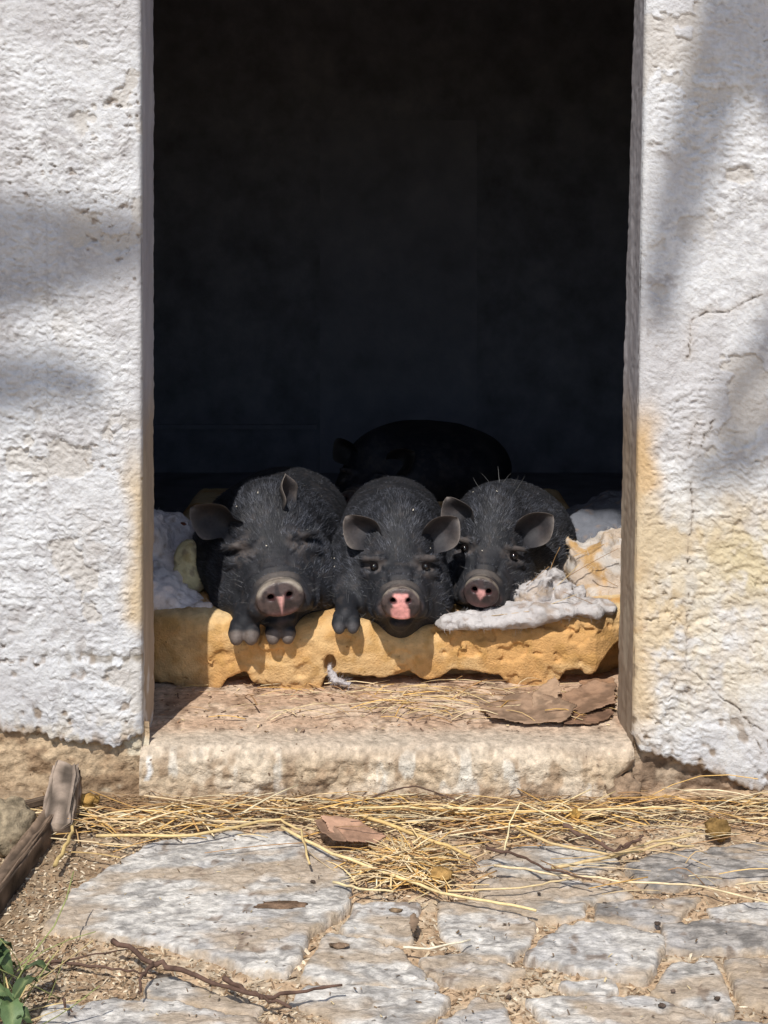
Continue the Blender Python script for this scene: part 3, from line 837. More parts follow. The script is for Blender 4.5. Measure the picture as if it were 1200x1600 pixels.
EYE = np.array([.047, .106, .043])
def head_sdf(u, v, w_, o):
    """head in its own frame: u to the viewer's right, v back from the snout, w up"""
    u = u / o.get("fw", 1.0)
    a = np.abs(u)
    d = s_ell(u, v, w_, (0, .222, .066), (.066, .085, .088))                                   # cranium
    d = smin(d, s_ell(u, v, w_, (0, .30, .020), (.080, .10, .108)), .045)                         # neck
    d = smin(d, s_cap(u * .88, v, w_, (0, .098, .000), (0, .185, .056), .044, .060), .03)         # forehead
    d = smin(d, s_cap(u * .92, v, w_, (0, .024, -.002), (0, .13, -.014), .0275, .052), .025)       # muzzle
    d = smin(d, s_ell(a, v, w_, (.056, .160, -.028), (.044, .062, .056)), .030)                   # jowl
    d = smin(d, s_ell(a, v, w_, (.052, .185, .022), (.034, .045, .036)), .025)                    # temple
    d = smin(d, s_cap(u, v, w_, (0, .056, -.048), (0, .15, -.062), .017, .054), .022)             # lower jaw
    d = smin(d, s_ell(a, v, w_, (.030, .040, -.018), (.017, .026, .018)), .012)                   # lip pads
    d = smin(d, s_ell(a, v, w_, (.040, .080, -.028), (.018, .034, .020)), .014)                   # cheek fold
    d = smin(d, s_ell(u, v, w_, (0, .044, -.044), (.019, .018, .009)), .010)                      # lower lip
    d = smax(d, -s_cap(a, v, w_, (0, .012, -.0345), (.036, .056, -.042), .0032, .0030), .006)     # mouth line
    # wrinkles across the muzzle behind the disc
    mk_ = sst(.016, .026, v) * sst(.085, .045, v) * sst(-.016, .012, w_)
    d = d - .0042 * mk_ * np.cos((v - .026 - .15 * a) * 2 * math.pi / .0175)
    ex, ey, ez = EYE + np.array(o.get('eoff', (0, 0, 0)))
    # brow fold sloping down outwards, bag below the eye
    d = smin(d, s_cap(a, v, w_, (ex - .016, ey - .008, ez + .014), (ex + .022, ey + .012, ez + .009), .0050, .0060), .016)
    d = smin(d, s_cap(a, v, w_, (ex - .014, ey - .016, ez - .013), (ex + .018, ey + .004, ez - .018), .0055, .0065), .012)
    if o.get('closed'):
        d = smax(d, -s_cap(a, v, w_, (ex - .016, ey - .024, ez - .014), (ex + .012, ey - .002, ez + .007), .0032, .0028), .004)
        d = smax(d, -s_cap(a, v, w_, (ex - .020, ey - .022, ez - .002), (ex + .006, ey + .000, ez + .019), .0014, .0014), .006)
    else:
        d = smax(d, -s_cap(a, v, w_, (ex - .011, ey - .018, ez - .003), (ex + .012, ey - .004, ez - .002), .0056, .0044), .004)
    d = smax(d, -s_cap(a, v, w_, (ex - .018, ey - .026, ez - .004), (ex - .024, ey - .052, ez - .026), .0034, .0024), .008)  # tear furrow
    d = smax(d, -s_cap(a, v, w_, (.062, .085, -.002), (.050, .052, -.036), .0030, .0030), .010)    # cheek crease
    d = smax(d, -s_cap(u, v, w_, (0, .110, .048), (0, .165, .106), .003, .004), .016)              # furrow of the brow
    # snout disc
    zz = w_ + .10 * v                                                                             # leans back a little
    q = np.sqrt((u / .0345) ** 2 + (zz / (.0295 - .05 * np.clip(-zz, 0, .1))) ** 2)
    rim = (q - 1) * .030
    disc = smax(rim, np.abs(v - .008 + .0022 * np.cos(np.minimum(q, 1.2) * 3.1)) - .0115, .006)
    d = smin(d, disc, .004)
    d = smax(d, -s_cap(a, v, w_, (.0140, -.008, .0050), (.011, .022, .007), .0068, .0035), .003)
    d = d - .0016 * np.exp(-((a - .0135) ** 2 + (w_ - .0055) ** 2) / .0085 ** 2) * sst(.012, .0, v)  # nostril rims
    d = d + .0014 * np.exp(-(u / .004) ** 2) * sst(-.03, .0, w_) * sst(.012, .0, v)
    return d

def ear_mesh(base, ld, fd, L, W, cup, curl, th=.0024, skew=0.0):
    ld = np.asarray(ld, float); ld /= np.linalg.norm(ld)
    fd = np.asarray(fd, float); fd -= (fd @ ld) * ld; fd /= np.linalg.norm(fd)
    sd = np.cross(ld, fd)
    ns, nt = 26, 36
    s = np.linspace(-.25, 1, ns) ; s[-1] = .9995
    th_ = np.arange(nt) / nt * 2 * math.pi
    S, A = np.meshgrid(s, th_, indexing='ij')
    sc = np.clip(S, 0, 1)
    wdt = W / 2 * (.55 + .52 * np.sin(math.pi * (.05 + .85 * sc))) * np.sqrt(np.maximum(1 - sc ** 2.3, 0))
    T = np.cos(A); O = np.sin(A)
    thick = th * (1 + .5 * np.abs(T) ** 6) * np.sqrt(np.maximum(1 - sc ** 8, .05)) * (1 + 1.2 * (1 - sc) ** 3)
    wav = .003 * np.sin(S * 9 + T * 2)
    c = base + ld * (S * L)[..., None] + sd * (T * wdt + skew * L * sc ** 2)[..., None] \
        + fd * (cup * (T ** 2) * wdt * (1 - .35 * sc) + curl * L * sc ** 2.2 + O * thick + wav - .004)[..., None]
    f = []
    for i in range(ns - 1):
        for k in range(nt):
            f.append((i * nt + k, i * nt + (k + 1) % nt, (i + 1) * nt + (k + 1) % nt, (i + 1) * nt + k))
    V = c.reshape(-1, 3)
    inside = (O > .1) & (S > .12)
    rimm = np.clip(np.abs(T) ** 5, 0, 1) + sc ** 10
    col = np.empty(S.shape + (3,)); col[:] = (.030, .029, .033)
    n = fbm2(S * 6, T * 4 + base[0] * 50, 1201, 3)
    ins = inside * sst(.15, .5, S) * (.35 + .65 * sst(.4, .6, n))
    col = mix(col, (.044, .036, .036), ins * .8)
    col = mix(col, (.17, .145, .13), .8 * np.clip(rimm, 0, 1) * sst(.1, .4, S))
    return V, np.array(f)[:, ::-1], col.reshape(-1, 3)

def ribbons(V, Fq, N, n, dirf, lenf, colf, wid, maskf, lift=.35, nz=.35, parent=None, name='hair', seg=3):
    tri = Fq[rng.integers(0, len(Fq), n)]
    wts = rng.dirichlet([1, 1, 1, 1], n)
    p = (V[tri] * wts[..., None]).sum(1); nr = (N[tri] * wts[..., None]).sum(1); nr /= np.linalg.norm(nr, axis=1)[:, None] + 1e-9
    keep = rng.uniform(size=n) < maskf(p, nr)
    p = p[keep]; nr = nr[keep]; n = len(p)
    d = dirf(p, nr) + rng.normal(size=(n, 3)) * nz
    d -= (d * nr).sum(1)[:, None] * nr; d /= np.linalg.norm(d, axis=1)[:, None] + 1e-9
    L = lenf(p)[:, None] * rng.uniform(.55, 1.25, (n, 1))
    g0 = d + nr * lift * rng.uniform(.5, 1.6, (n, 1))
    g0 /= np.linalg.norm(g0, axis=1)[:, None]
    pts = [p - nr * .001]
    for i in range(seg):
        pts.append(pts[-1] + g0 * L / seg)
        g0 = g0 - nr * .16 + rng.normal(size=(n, 3)) * .10; g0 /= np.linalg.norm(g0, axis=1)[:, None]
    side = np.cross(d, nr)
    tw = rng.uniform(-.9, .9, (n, 1)); side = side * np.cos(tw) + nr * np.sin(tw)
    ring = []
    for i, q in enumerate(pts):
        w_ = wid * (1 - .8 * (i / seg) ** 1.5)
        ring += [q - side * w_, q + side * w_]
    k = seg + 1
    VV = np.stack(ring, 1).reshape(-1, 3)
    base = np.arange(n)[:, None] * (2 * k)
    F = np.concatenate([base + np.array([[2 * i, 2 * i + 1, 2 * i + 3, 2 * i + 2]]) for i in range(seg)])
    c = np.repeat(colf(p, n), 2 * k, 0)
    o = mk(name, VV, F, M['hair'], parent, c)
    o['kind'] = 'stuff'
    return o

def pig(label, org, rot, sc, body, legs, ears, pink, o, hairn=64000, step=.0028, crest=0, tint=(.014, .015, .019), group='black pigs lying in the doorway'):
    org = np.asarray(org, float); Rm = rotm(*rot)
    pts = [np.asarray(q[1]) + sgn * np.asarray(q[2]) for q in body for sgn in (-1, 1)]
    hb = np.array([org + sc * Rm @ np.array(h) for h in [(-.13, -.02, -.13), (.13, -.02, -.13), (-.13, .4, .17), (.13, .4, .17), (0, 0, .17), (0, .4, -.12)]])
    allp = np.concatenate([np.array(pts), hb] + [np.array([l[-1]]) - .03 for l in legs] + [np.array([l[-1]]) + .03 for l in legs])
    lo = allp.min(0) - .012; hi = allp.max(0) + .012
    yh = org[1] + .34 * sc
    xs = np.arange(lo[0], hi[0], step); zs = np.arange(lo[2], hi[2], step)
    ys = np.concatenate([np.arange(lo[1], yh, step), np.arange(yh, hi[1] + .01, .010)])
    D = np.full((len(xs), len(ys), len(zs)), 1.0, np.float32)
    blk = 40
    iR = Rm.T / sc
    for j0 in range(0, len(ys), blk):
        yy = ys[j0:j0 + blk]
        X, Y, Z = np.meshgrid(xs.astype(np.float32), yy.astype(np.float32), zs.astype(np.float32), indexing='ij')
        d = None
        for kind, c, r in body:
            e = s_ell(X, Y, Z, c, r)
            d = e if d is None else smin(d, e, .06)
        if yy[0] < org[1] + .46 * sc:
            x = X - org[0]; y = Y - org[1]; z = Z - org[2]
            u = iR[0, 0] * x + iR[0, 1] * y + iR[0, 2] * z
            v = iR[1, 0] * x + iR[1, 1] * y + iR[1, 2] * z
            w_ = iR[2, 0] * x + iR[2, 1] * y + iR[2, 2] * z
            d = smin(d, head_sdf(u, v, w_, o) * sc, .035)
        for l in legs:
            chain = l
            e = None
            rads = np.interp(np.linspace(0, 1, len(chain)), [0, .5, 1], [.036, .025, .019]) * sc
            for q in range(len(chain) - 1):
                g = s_cap(X, Y, Z, chain[q], chain[q + 1], rads[q], rads[q + 1])
                e = g if e is None else smin(e, g, .012)
            d = smin(d, e, .02)
            t = np.asarray(chain[-1], float); dr = t - np.asarray(chain[-2], float); dr /= np.linalg.norm(dr)
            sd = np.cross(dr, (0, 0, 1)); sd /= np.linalg.norm(sd)
            td = dr * .7 + np.array([0, -.35, -.75]); td /= np.linalg.norm(td)
            for sgn in (-1, 1):
                c0 = t + sd * sgn * .0120 * sc; c1 = c0 + td * .016 * sc; c2 = c0 + td * .026 * sc
                g = smin(s_cap(X, Y, Z, c0, c1, .0115 * sc, .0128 * sc), s_cap(X, Y, Z, c1, c2, .0125 * sc, .0098 * sc), .004)
                d = smin(d, g, .002)
        # folds and unevenness of the hide
        d = d + .0045 * (fbm3(X * 20, Y * 20, Z * 20, o['seed'], 2) - .5)
        D[:, j0:j0 + blk] = d
    V, f = nets(D, xs, ys, zs)
    N = normals_of(V, f)
    H = (V - org) @ Rm / sc
    u, v, w_ = H.T
    n = fbm3(V[:, 0] * 30, V[:, 1] * 30, V[:, 2] * 30, o['seed'] + 2, 3); n2 = fbm3(V[:, 0] * 90, V[:, 1] * 90, V[:, 2] * 90, o['seed'] + 4, 3)
    col = np.empty((len(V), 3)); col[:] = tint
    col = mix(col, (.028, .028, .033), .8 * sst(.45, .68, n))
    col = mix(col, (.048, .041, .040), .5 * sst(.55, .72, n2))
    # bald paler skin: rim and folds round the snout, skin round the eyes
    q = np.sqrt((u / .0345) ** 2 + (w_ / .0295) ** 2)
    snoutm = sst(.030, .020, v) * sst(1.35, 1.1, q)
    col = mix(col, mix(np.array(o.get('snout', (.085, .062, .058))), np.array((.030, .023, .023)), .85 * sst(.42, .62, n2)), .92 * snoutm)
    rimm = sst(.86, 1.0, q) * sst(.030, .020, v) * sst(.002, .014, w_) * sst(1.7, 1.3, q)
    col = mix(col, (.33, .285, .235), .9 * rimm * sst(.30, .5, n2 + .1))
    br = sst(.062, .035, v) * sst(.028, .034, v) * sst(.0, .02, w_) * sst(.045, .025, np.abs(u))
    col = mix(col, (.14, .115, .10), .6 * br)
    a = np.abs(u)
    E = EYE + np.array(o.get('eoff', (0, 0, 0)))
    ed = np.sqrt((a - E[0]) ** 2 + (v - E[1]) ** 2 + (w_ - E[2]) ** 2)
    col = mix(col, (.125, .105, .098), .6 * sst(.032, .014, ed) * sst(.35, .6, n2))
    lip = sst(.03, .012, np.abs(w_ + .043)) * sst(.03, .02, a) * sst(.03, .01, v)
    col = mix(col, (.22, .09, .08), .6 * lip)
    pm = pink(u, w_ , n) * sst(.014, .007, v)
    col = mix(col, o.get('pinkc', (.80, .36, .33)), np.clip(pm * (.75 + .5 * sst(.35, .6, n2)), 0, 1))
    nost = sst(.0075, .0055, np.hypot(a - .0130, w_ - .0055)) * sst(.03, .02, v)
    col = mix(col, (.05, .02, .022), .85 * nost)
    hoofm = np.zeros(len(V))
    for l in legs:
        t = np.asarray(l[-1], float); dr = t - np.asarray(l[-2], float); dr /= np.linalg.norm(dr)
        td = dr * .7 + np.array([0, -.35, -.75]); td /= np.linalg.norm(td)
        al = (V - t) @ td
        hm = sst(.018, .026, al) * .85 * (np.linalg.norm(V - t - td * .022 * sc, axis=1) < .034)
        hoofm = np.maximum(hoofm, hm)
    col = mix(col, o.get('hoof', (.10, .095, .10)), hoofm)
    rg_ = 1 - .55 * np.clip(sst(.016, .006, v) * sst(1.05, .9, q), 0, 1) - .2 * hoofm
    col = np.concatenate([col, rg_[:, None]], 1)
    VV = [V]; FF = [f]; CC = [col]; nvt = len(V)
    for (base, ld, fd, L, W, cup, curl, skew) in ears:
        ev, ef, ec = ear_mesh(np.asarray(base, float), ld, fd, L, W, cup, curl, skew=skew)
        VV.append(org + sc * ev @ Rm.T); FF.append(ef + nvt); CC.append(np.concatenate([ec * (.25 if o.get('far') else 1), np.ones((len(ec), 1))], 1)); nvt += len(ev)  # far pig's ear colour darkened so it sinks into the room's shade
    root = mk('pig', np.concatenate(VV), np.concatenate(FF), M['skin'], None, np.concatenate(CC))
    tag(root, label, 'pig', group)
    if not o.get('closed') and not o.get('far'):
        for sgn in (-1, 1):
            c = org + sc * Rm @ np.array([E[0] * sgn, E[1] - .007, E[2] - .002])
            th, ph = np.meshgrid(np.linspace(0, math.pi, 13), np.linspace(0, 2 * math.pi, 21)[:-1], indexing='ij')
            r_ = .0080 * sc
            ev = np.stack([c[0] + r_ * np.sin(th) * np.cos(ph), c[1] + r_ * np.cos(th), c[2] + r_ * np.sin(th) * np.sin(ph)], -1)
            ii = np.arange(12)[:, None] * 20 + np.arange(20)[None]
            jj = np.arange(12)[:, None] * 20 + (np.arange(20)[None] + 1) % 20
            mk('eye', ev, np.stack([ii, jj, jj + 20, ii + 20], -1).reshape(-1, 4), M['eye'], root, None)
    if hairn:
        back = Rm @ np.array([0, 1.0, .25])
        def hd(p):
            return (p - org) @ Rm / sc
        def dirf(p, nr):
            h = hd(p)
            k = sst(.36, .22, h[:, 1])[:, None]
            g = back[None] * k + np.array([[0, .8, -.6]]) * (1 - k)
            g = g + k * (Rm @ np.array([1., 0, 0]))[None] * np.clip(h[:, :1] / .08, -1, 1) * .5
            return g
        def lenf(p):
            h = hd(p)
            return (.005 + .012 * sst(.04, .18, h[:, 1])) * sc
        def maskf(p, nr):
            h = hd(p)
            q_ = np.sqrt((h[:, 0] / .0345) ** 2 + (h[:, 2] / .0295) ** 2)
            m = np.where((h[:, 1] < .040) & (q_ < 1.35), 0.0, 1.0)
            vis = (nr[:, 1] < .35) | (nr[:, 2] > .35)
            for l in legs:
                m = np.where(np.linalg.norm(p - np.asarray(l[-1]), axis=1) < .042, 0, m)
            e_ = np.sqrt((np.abs(h[:, 0]) - E[0]) ** 2 + (h[:, 1] - E[1]) ** 2 + (h[:, 2] - E[2]) ** 2)
            m = np.where(e_ < .018, .1, m)
            dens = .45 + .55 * sst(.38, .2, h[:, 1])
            return m * vis * dens
        def colf(p, n_):
            cl = sst(.35, .7, fbm3(p[:, 0] * 70, p[:, 1] * 70, p[:, 2] * 70, o['seed'] + 9, 2))[:, None]
            g = rng.uniform(.015, .075, (n_, 1)) * (.55 + 1.1 * cl) * np.where(rng.uniform(size=(n_, 1)) < .10, 1.9, 1)
            return g * np.array([[.90, .96, 1.18]])
        ribbons(V, f, N, hairn, dirf, lenf, colf, .00030, maskf, lift=.20, nz=.22, parent=root, seg=2)
        ribbons(V, f, N, 3600, dirf, lambda p: .011 + .014 * sst(.08, .24, hd(p)[:, 1]), lambda p, n_: rng.uniform(.03, .10, (n_, 1)) * np.array([[.95, .98, 1.08]]), .00040, maskf, lift=.20, nz=.34, parent=root, name='bristles', seg=4)
        # whiskers and stray bristles
        def mw(p, nr):
            h = hd(p)
            return ((h[:, 1] > .035) & (h[:, 1] < .13) & (h[:, 2] < .03) & (np.abs(h[:, 0]) > .02) & (nr[:, 1] < .3)) * 1.0
        ribbons(V, f, N, 700, dirf, lambda p: np.full(len(p), .022), lambda p, n_: np.full((n_, 3), .10), .00025, mw, lift=1.2, nz=.5, parent=root, name='whiskers', seg=3) if not o.get('far') else None
        if crest:
            def mc(p, nr):
                h = hd(p)
                return ((np.abs(h[:, 0]) < .035) & (h[:, 1] > .19) & (h[:, 1] < .30) & (nr[:, 2] > .5)) * 1.0
            ribbons(V, f, N, crest, lambda p, nr: np.tile(np.array([[.1, .3, .3]]), (len(p), 1)), lambda p: np.full(len(p), .040), lambda p, n_: np.full((n_, 3), .10), .00055, mc, lift=1.6, nz=.7, parent=root, name='crest_bristles', seg=4)
    # pale flecks of chaff caught in the hair
    if not o.get('far'):
        bt = Batch()
        cand = np.nonzero((N[:, 2] > .3) & (N[:, 1] < .2) & (v > .05) & (v < .32))[0]
        for i in rng.choice(cand, 9):
            c = V[i] + N[i] * .005; t = rng.normal(size=3); t -= (t @ N[i]) * N[i]; t /= np.linalg.norm(t); s2 = np.cross(t, N[i])
            l_, ww = rng.uniform(.0010, .0028), rng.uniform(.0005, .0009)
            bt.add([c - t * l_ - s2 * ww, c + t * l_ - s2 * ww, c + t * l_ + s2 * ww + N[i] * .001, c - t * l_ + s2 * ww], [(0, 1, 2, 3)], np.array((.55, .50, .42)) * rng.uniform(.6, 1.1))
        ch = bt.build('chaff_flecks', M['straw'], root); ch['kind'] = 'stuff'
    return root

def std_ears(L=.070, W=.070):
    return [((-.047, .165, .076), (-.70, .0, .70), (.30, -1, -.42), L, W, 1.2, .16, -.10),
            ((.056, .165, .072), (.64, .0, .72), (-.30, -1, -.42), L, W, 1.2, .16, .10)]
ear_l, ear_r = std_ears()

def pink2(u, w_, n):
    return sst(.0160, .0100, np.abs(u) + .010 * (n - .5) - np.where(w_ < -.008, .003, 0)) * sst(.020, .014, w_) * sst(-.031, -.027, w_)
def pink1(u, w_, n):
    return np.where(w_ < .006, sst(.0015, -.004, np.abs(u) + .006 * (n - .5) - (.0015 + .30 * np.clip(w_ + .024, 0, .1) * .5)), 0) * sst(-.030, -.022, w_) * .9
def pink3(u, w_, n):
    return sst(.002, -.004, np.abs(u + .001) + .008 * (n - .5) - np.clip((w_ + .014) * .62, 0, .0105)) * sst(.010, .006, w_) * .8

p1 = pig('largest black pig lying at the left, eyes shut, both front trotters on the mattress edge',
         P(438, 936, .215), (8, 0, -8), 1.10,
         [('t', (-.240, .58, .300), (.125, .14, .105)), ('t', (-.215, .72, .295), (.142, .25, .112)), ('t', (-.285, .50, .275), (.095, .12, .085))],
         [[(-.27, .45, .25), (-.256, .34, .225), P(382, 976, .262)], [(-.17, .45, .25), (-.185, .34, .222), P(440, 975, .276)]],
         [((-.066, .165, .100), (-.78, .0, .62), (.30, -1, -.42), .070, .068, 1.2, .16, -.10),
          ((.036, .165, .106), (.05, -.05, .98), (.90, -.60, 0), .064, .050, .75, .10, .0)],
         pink1, {'closed': True, 'seed': 1301, 'pinkc': (.62, .33, .30), 'eoff': (0, .016, .015), 'snout': (.085, .060, .055), 'fw': 1.14, 'hoof': (.155, .125, .11)}, hairn=78000)
p2 = pig('middle black pig facing the viewer with a bright pink patch on its snout',
         P(626, 943, .200), (0, 0, 0), 1.0,
         [('t', (.020, .53, .290), (.100, .13, .100)), ('t', (.020, .66, .285), (.112, .24, .112)), ('t', (-.045, .44, .270), (.060, .10, .065))],
         [[(-.075, .44, .265), (-.070, .34, .245), P(541, 962, .266)]],
         [ear_l, ear_r], pink2, {'seed': 1302, 'hoof': (.07, .066, .07)})
p3 = pig('black pig lying at the right with a tuft of bristles on its head',
         P(752, 927, .300), (-9, 2, 7), 1.0,
         [('t', (.258, .64, .280), (.112, .14, .098)), ('t', (.275, .76, .270), (.130, .26, .100)), ('t', (.28, .58, .275), (.09, .10, .08))],
         [], [((-.052, .165, .080), (-.60, .0, .75), (.28, -1, -.45), .066, .066, 1.15, .18, -.08),
              ((.058, .160, .074), (.60, .0, .76), (-.32, -1, -.42), .074, .070, 1.15, .18, .10)],
         pink3, {'seed': 1303, 'pinkc': (.60, .30, .28), 'eoff': (0, .007, .007), 'snout': (.055, .036, .035), 'fw': .97}, crest=420)
p4 = pig('black pig lying in deep shade behind the other three', P(548, 785, 1.16), (-16, 0, 6), 1.0,
         [('t', (.06, 1.50, .280), (.17, .22, .118)), ('t', (.16, 1.56, .275), (.19, .22, .115))],
         [], [ear_l, ear_r], lambda u, w_, n: 0 * u, {'seed': 1304, 'far': True}, hairn=0, step=.0045, tint=(.010, .012, .019))  # tint darker than the other pigs: deep shade put into the hide colour

# ------------------------------------------------------------------ straw
STRAW = np.array([(.76, .64, .42), (.50, .36, .20), (.66, .52, .30), (.70, .44, .15), (.72, .50, .22), (.58, .34, .11), (.78, .62, .38), (.46, .27, .11), (.34, .20, .10), (.66, .50, .30), (.74, .55, .28)])
def stalk(bt, p0, p1, r, sag=.0, kink=0.0, col=None, nseg=6, lift=.0, sides=5):
    p0 = np.asarray(p0, float); p1 = np.asarray(p1, float)
    t = np.linspace(0, 1, nseg)
    pts = p0[None] * (1 - t)[:, None] + p1[None] * t[:, None]
    d = p1 - p0; L = np.linalg.norm(d) + 1e-9
    sd = np.cross(d / L, (0, 0, 1)); sd /= np.linalg.norm(sd) + 1e-9
    pts += sd[None] * (sag * L * np.sin(math.pi * t))[:, None]
    pts[:, 2] += lift * np.sin(math.pi * t)
    if kink:
        k = random.uniform(.3, .7)
        pts += sd[None] * (kink * L * np.maximum(0, t - k))[:, None]
    c = STRAW[rng.integers(0, len(STRAW))] * rng.uniform(.75, 1.15) if col is None else np.asarray(col)
    cc = c[None] * rng.uniform(.9, 1.1, (nseg, 1))
    tube(bt, pts, r * np.linspace(1.05, .8, nseg), sides, cc, flat=.5)

def litter(name, label, n, region, zf, lenr, angsd, rr, cols=None, parent=None):
    bt = Batch()
    for i in range(n):
        x, y, hgt = region()
        L = rng.uniform(*lenr); a = rng.normal(0, angsd) + (math.pi if rng.uniform() < .5 else 0)
        dx, dy = L / 2 * math.cos(a), L / 2 * math.sin(a)
        dz = rng.normal(0, .012) * min(1, hgt * 60 + .15)
        z = zf(x, y) + hgt + .002
        c = None
        if cols is not None: c = np.asarray(cols[rng.integers(0, len(cols))]) * rng.uniform(.7, 1.2)
        stalk(bt, (x - dx, min(y - dy, .0 if y < .02 else 9), max(z - dz, .004)), (x + dx, min(y + dy, .0 if y < .02 else 9), max(z + dz, .004)), rng.uniform(*rr), rng.normal(0, .05), rng.normal(0, .12) if rng.uniform() < .3 else 0, c, 5, abs(rng.normal(0, .004)))
    o = bt.build(name, M['straw'])
    tag(o, label, 'straw', kind='stuff')
    return o
def reg_band():
    while True:
        px = rng.uniform(80, 1260)
        py = 1262 + abs(rng.normal(0, 22)) + 10 * math.sin(px * .01)
        dens = np.interp(px, [80, 140, 260, 420, 560, 680, 800, 1000, 1200], [.5, .9, .9, .7, 1, 1, .85, .55, .6])
        if py < 1375 and rng.uniform() < dens:
            g = G(px, py, .012)
            return g[0], min(g[1], -.014), abs(rng.normal(0, .007))
litter('straw_litter', 'golden straw strewn along the foot of the doorstep', 470, reg_band, lambda x, y: .010, (.025, .18), .42, (.0006, .0020))
def reg_brown():
    px = rng.uniform(60, 1240); py = 1252 + abs(rng.normal(0, 16)); g = G(px, py, .006)
    return g[0], min(g[1], -.014), abs(rng.normal(0, .003))
litter('dry_stem_litter', 'thin brown dry stems tangled under the straw by the wall', 520, reg_brown, lambda x, y: .006, (.02, .11), .5, (.0006, .0013), [(.30, .18, .09), (.22, .13, .07), (.40, .26, .13)])
def reg_nest():
    while True:
        a, r = rng.uniform(0, 6.28), abs(rng.normal(0, .5))
        if r < 1.2: break
    g = G(640 + 105 * r * math.cos(a), 1352 + 40 * r * math.sin(a), .015)
    return g[0], g[1], max(0, .020 * (1 - r)) * rng.uniform(.2, 1)
litter('straw_nest', 'matted clump of straw in front of the middle of the doorstep', 420, reg_nest, lambda x, y: .010, (.03, .11), .8, (.0007, .0016))
def reg_step():
    g = P(rng.normal(640, 150), 0, 0); px = np.clip(rng.normal(660, 160), 300, 955); py = rng.uniform(1068, 1130)
    q = G(px, py, .088); return q[0], q[1], abs(rng.normal(0, .003))
litter('step_straw', 'sparse straw scattered on the doorstep before the mattress', 140, reg_step, lambda x, y: .090, (.02, .12), .45, (.0006, .0017))
bt = Batch()
for px, py, Y, dx, dy, dz in [(880, 905, .34, .03, .0, .028), (865, 880, .35, .012, .0, .03), (925, 880, .40, .05, .0, .028), (840, 900, .32, .02, -.01, .02), (905, 935, .31, -.03, 0, .012), (945, 905, .40, .025, 0, -.014), (920, 860, .44, .03, 0, .012), (870, 940, .30, .035, -.01, .016), (250, 950, .34, .04, 0, .008), (290, 955, .33, .03, 0, -.008), (800, 958, .28, .05, 0, .006)]:
    c = P(px, py, Y); d_ = np.array((dx, dy, dz)); stalk(bt, c - d_, c + d_, .0011, rng.normal(0, .06), 0, None, 6)
tag(bt.build('bedding_straw', M['straw']), 'loose straw bits lying on the white wadding', 'straw', kind='stuff')
def reg_right():
    px = rng.uniform(880, 1250); py = rng.uniform(1250, 1420); g = G(px, py, .015)
    return g[0], g[1], abs(rng.normal(0, .003))
litter('stray_straw', 'stray straw scattered over the right paving stones', 46, reg_right, lambda x, y: .016, (.03, .13), .4, (.0007, .0014))

def one_stalk(label, pts, r, col, name='straw_stalk', z=.022, mt='straw', cat='straw', sides=6, group='single straw stalks on the paving'):
    bt = Batch()
    pp = []
    for q in pts:
        zz = q[2] if len(q) > 2 else z
        pp.append(G(q[0], q[1], zz))
    pp = np.array(pp); m = len(pp)
    t = np.linspace(0, m - 1, (m - 1) * 4 + 1)
    ii = np.arange(m)
    pp = np.stack([np.interp(t, ii, pp[:, k]) for k in range(3)], 1)
    pp[1:-1] += rng.normal(0, r * .35, (len(pp) - 2, 3))
    tube(bt, pp, np.linspace(r, r * .7, len(pp)), sides, np.asarray(col)[None] * rng.uniform(.85, 1.1, (len(pp), 1)))
    return tag(bt.build(name, M[mt]), label, cat, group)
one_stalk('long pale straw stalk lying from the nest of straw over to the right paving', [(440, 1292), (520, 1335), (620, 1370), (690, 1395), (760, 1408), (838, 1423)], .0024, (.74, .58, .30))
one_stalk('long golden straw stalk bent down at the edge of the big paving slab', [(150, 1306), (300, 1305), (437, 1280), (470, 1300), (484, 1350)], .0023, (.62, .46, .22), z=.028)
one_stalk('thick golden straw stalk crossing above the brown leaf sheet', [(560, 1272), (640, 1300), (700, 1322), (735, 1338)], .0030, (.62, .43, .18), z=.035)
one_stalk('long straight pale straw stalk lying across the right paving stones', [(772, 1352), (870, 1366), (1000, 1378), (1095, 1384), (1200, 1410)], .0017, (.72, .58, .36))
one_stalk('yellow straw stalk slanting to the forked dry stem on the right', [(806, 1293), (860, 1318), (955, 1336), (1020, 1315), (1085, 1304)], .0022, (.58, .43, .22), z=.024)
one_stalk('thick yellow straw stalk ending at the forked dry stem on the right', [(862, 1356), (930, 1344), (990, 1332), (1040, 1318), (1085, 1322)], .0024, (.58, .43, .22), z=.020)
one_stalk('thin upright bent straw standing left of the forked dry stem', [(788, 1330, .016), (797, 1285, .035), (812, 1254, .055), (880, 1285, .03), (962, 1309, .02)], .0013, (.76, .64, .38))
one_stalk('thick mustard straw stalk leaning by the stub of wood', [(86, 1352), (104, 1316), (118, 1285)], .0034, (.55, .40, .17), z=.025)
one_stalk('short pale straw lying over the joint of two middle stones', [(630, 1480), (670, 1483), (735, 1468)], .0016, (.74, .66, .50), z=.018)
one_stalk('pale straw lying across the stone left of the long right stalk', [(700, 1392), (810, 1388), (860, 1378), (912, 1370)], .0014, (.70, .54, .30), z=.018)
one_stalk('pale straw lying along the lower edge of the straw nest', [(520, 1378), (560, 1388), (615, 1393)], .0018, (.74, .60, .34), z=.020)
one_stalk('long thin straw along the back of the straw band by the doorstep', [(560, 1262), (700, 1262), (850, 1268), (1000, 1262), (1080, 1262)], .0018, (.74, .58, .30), z=.03)

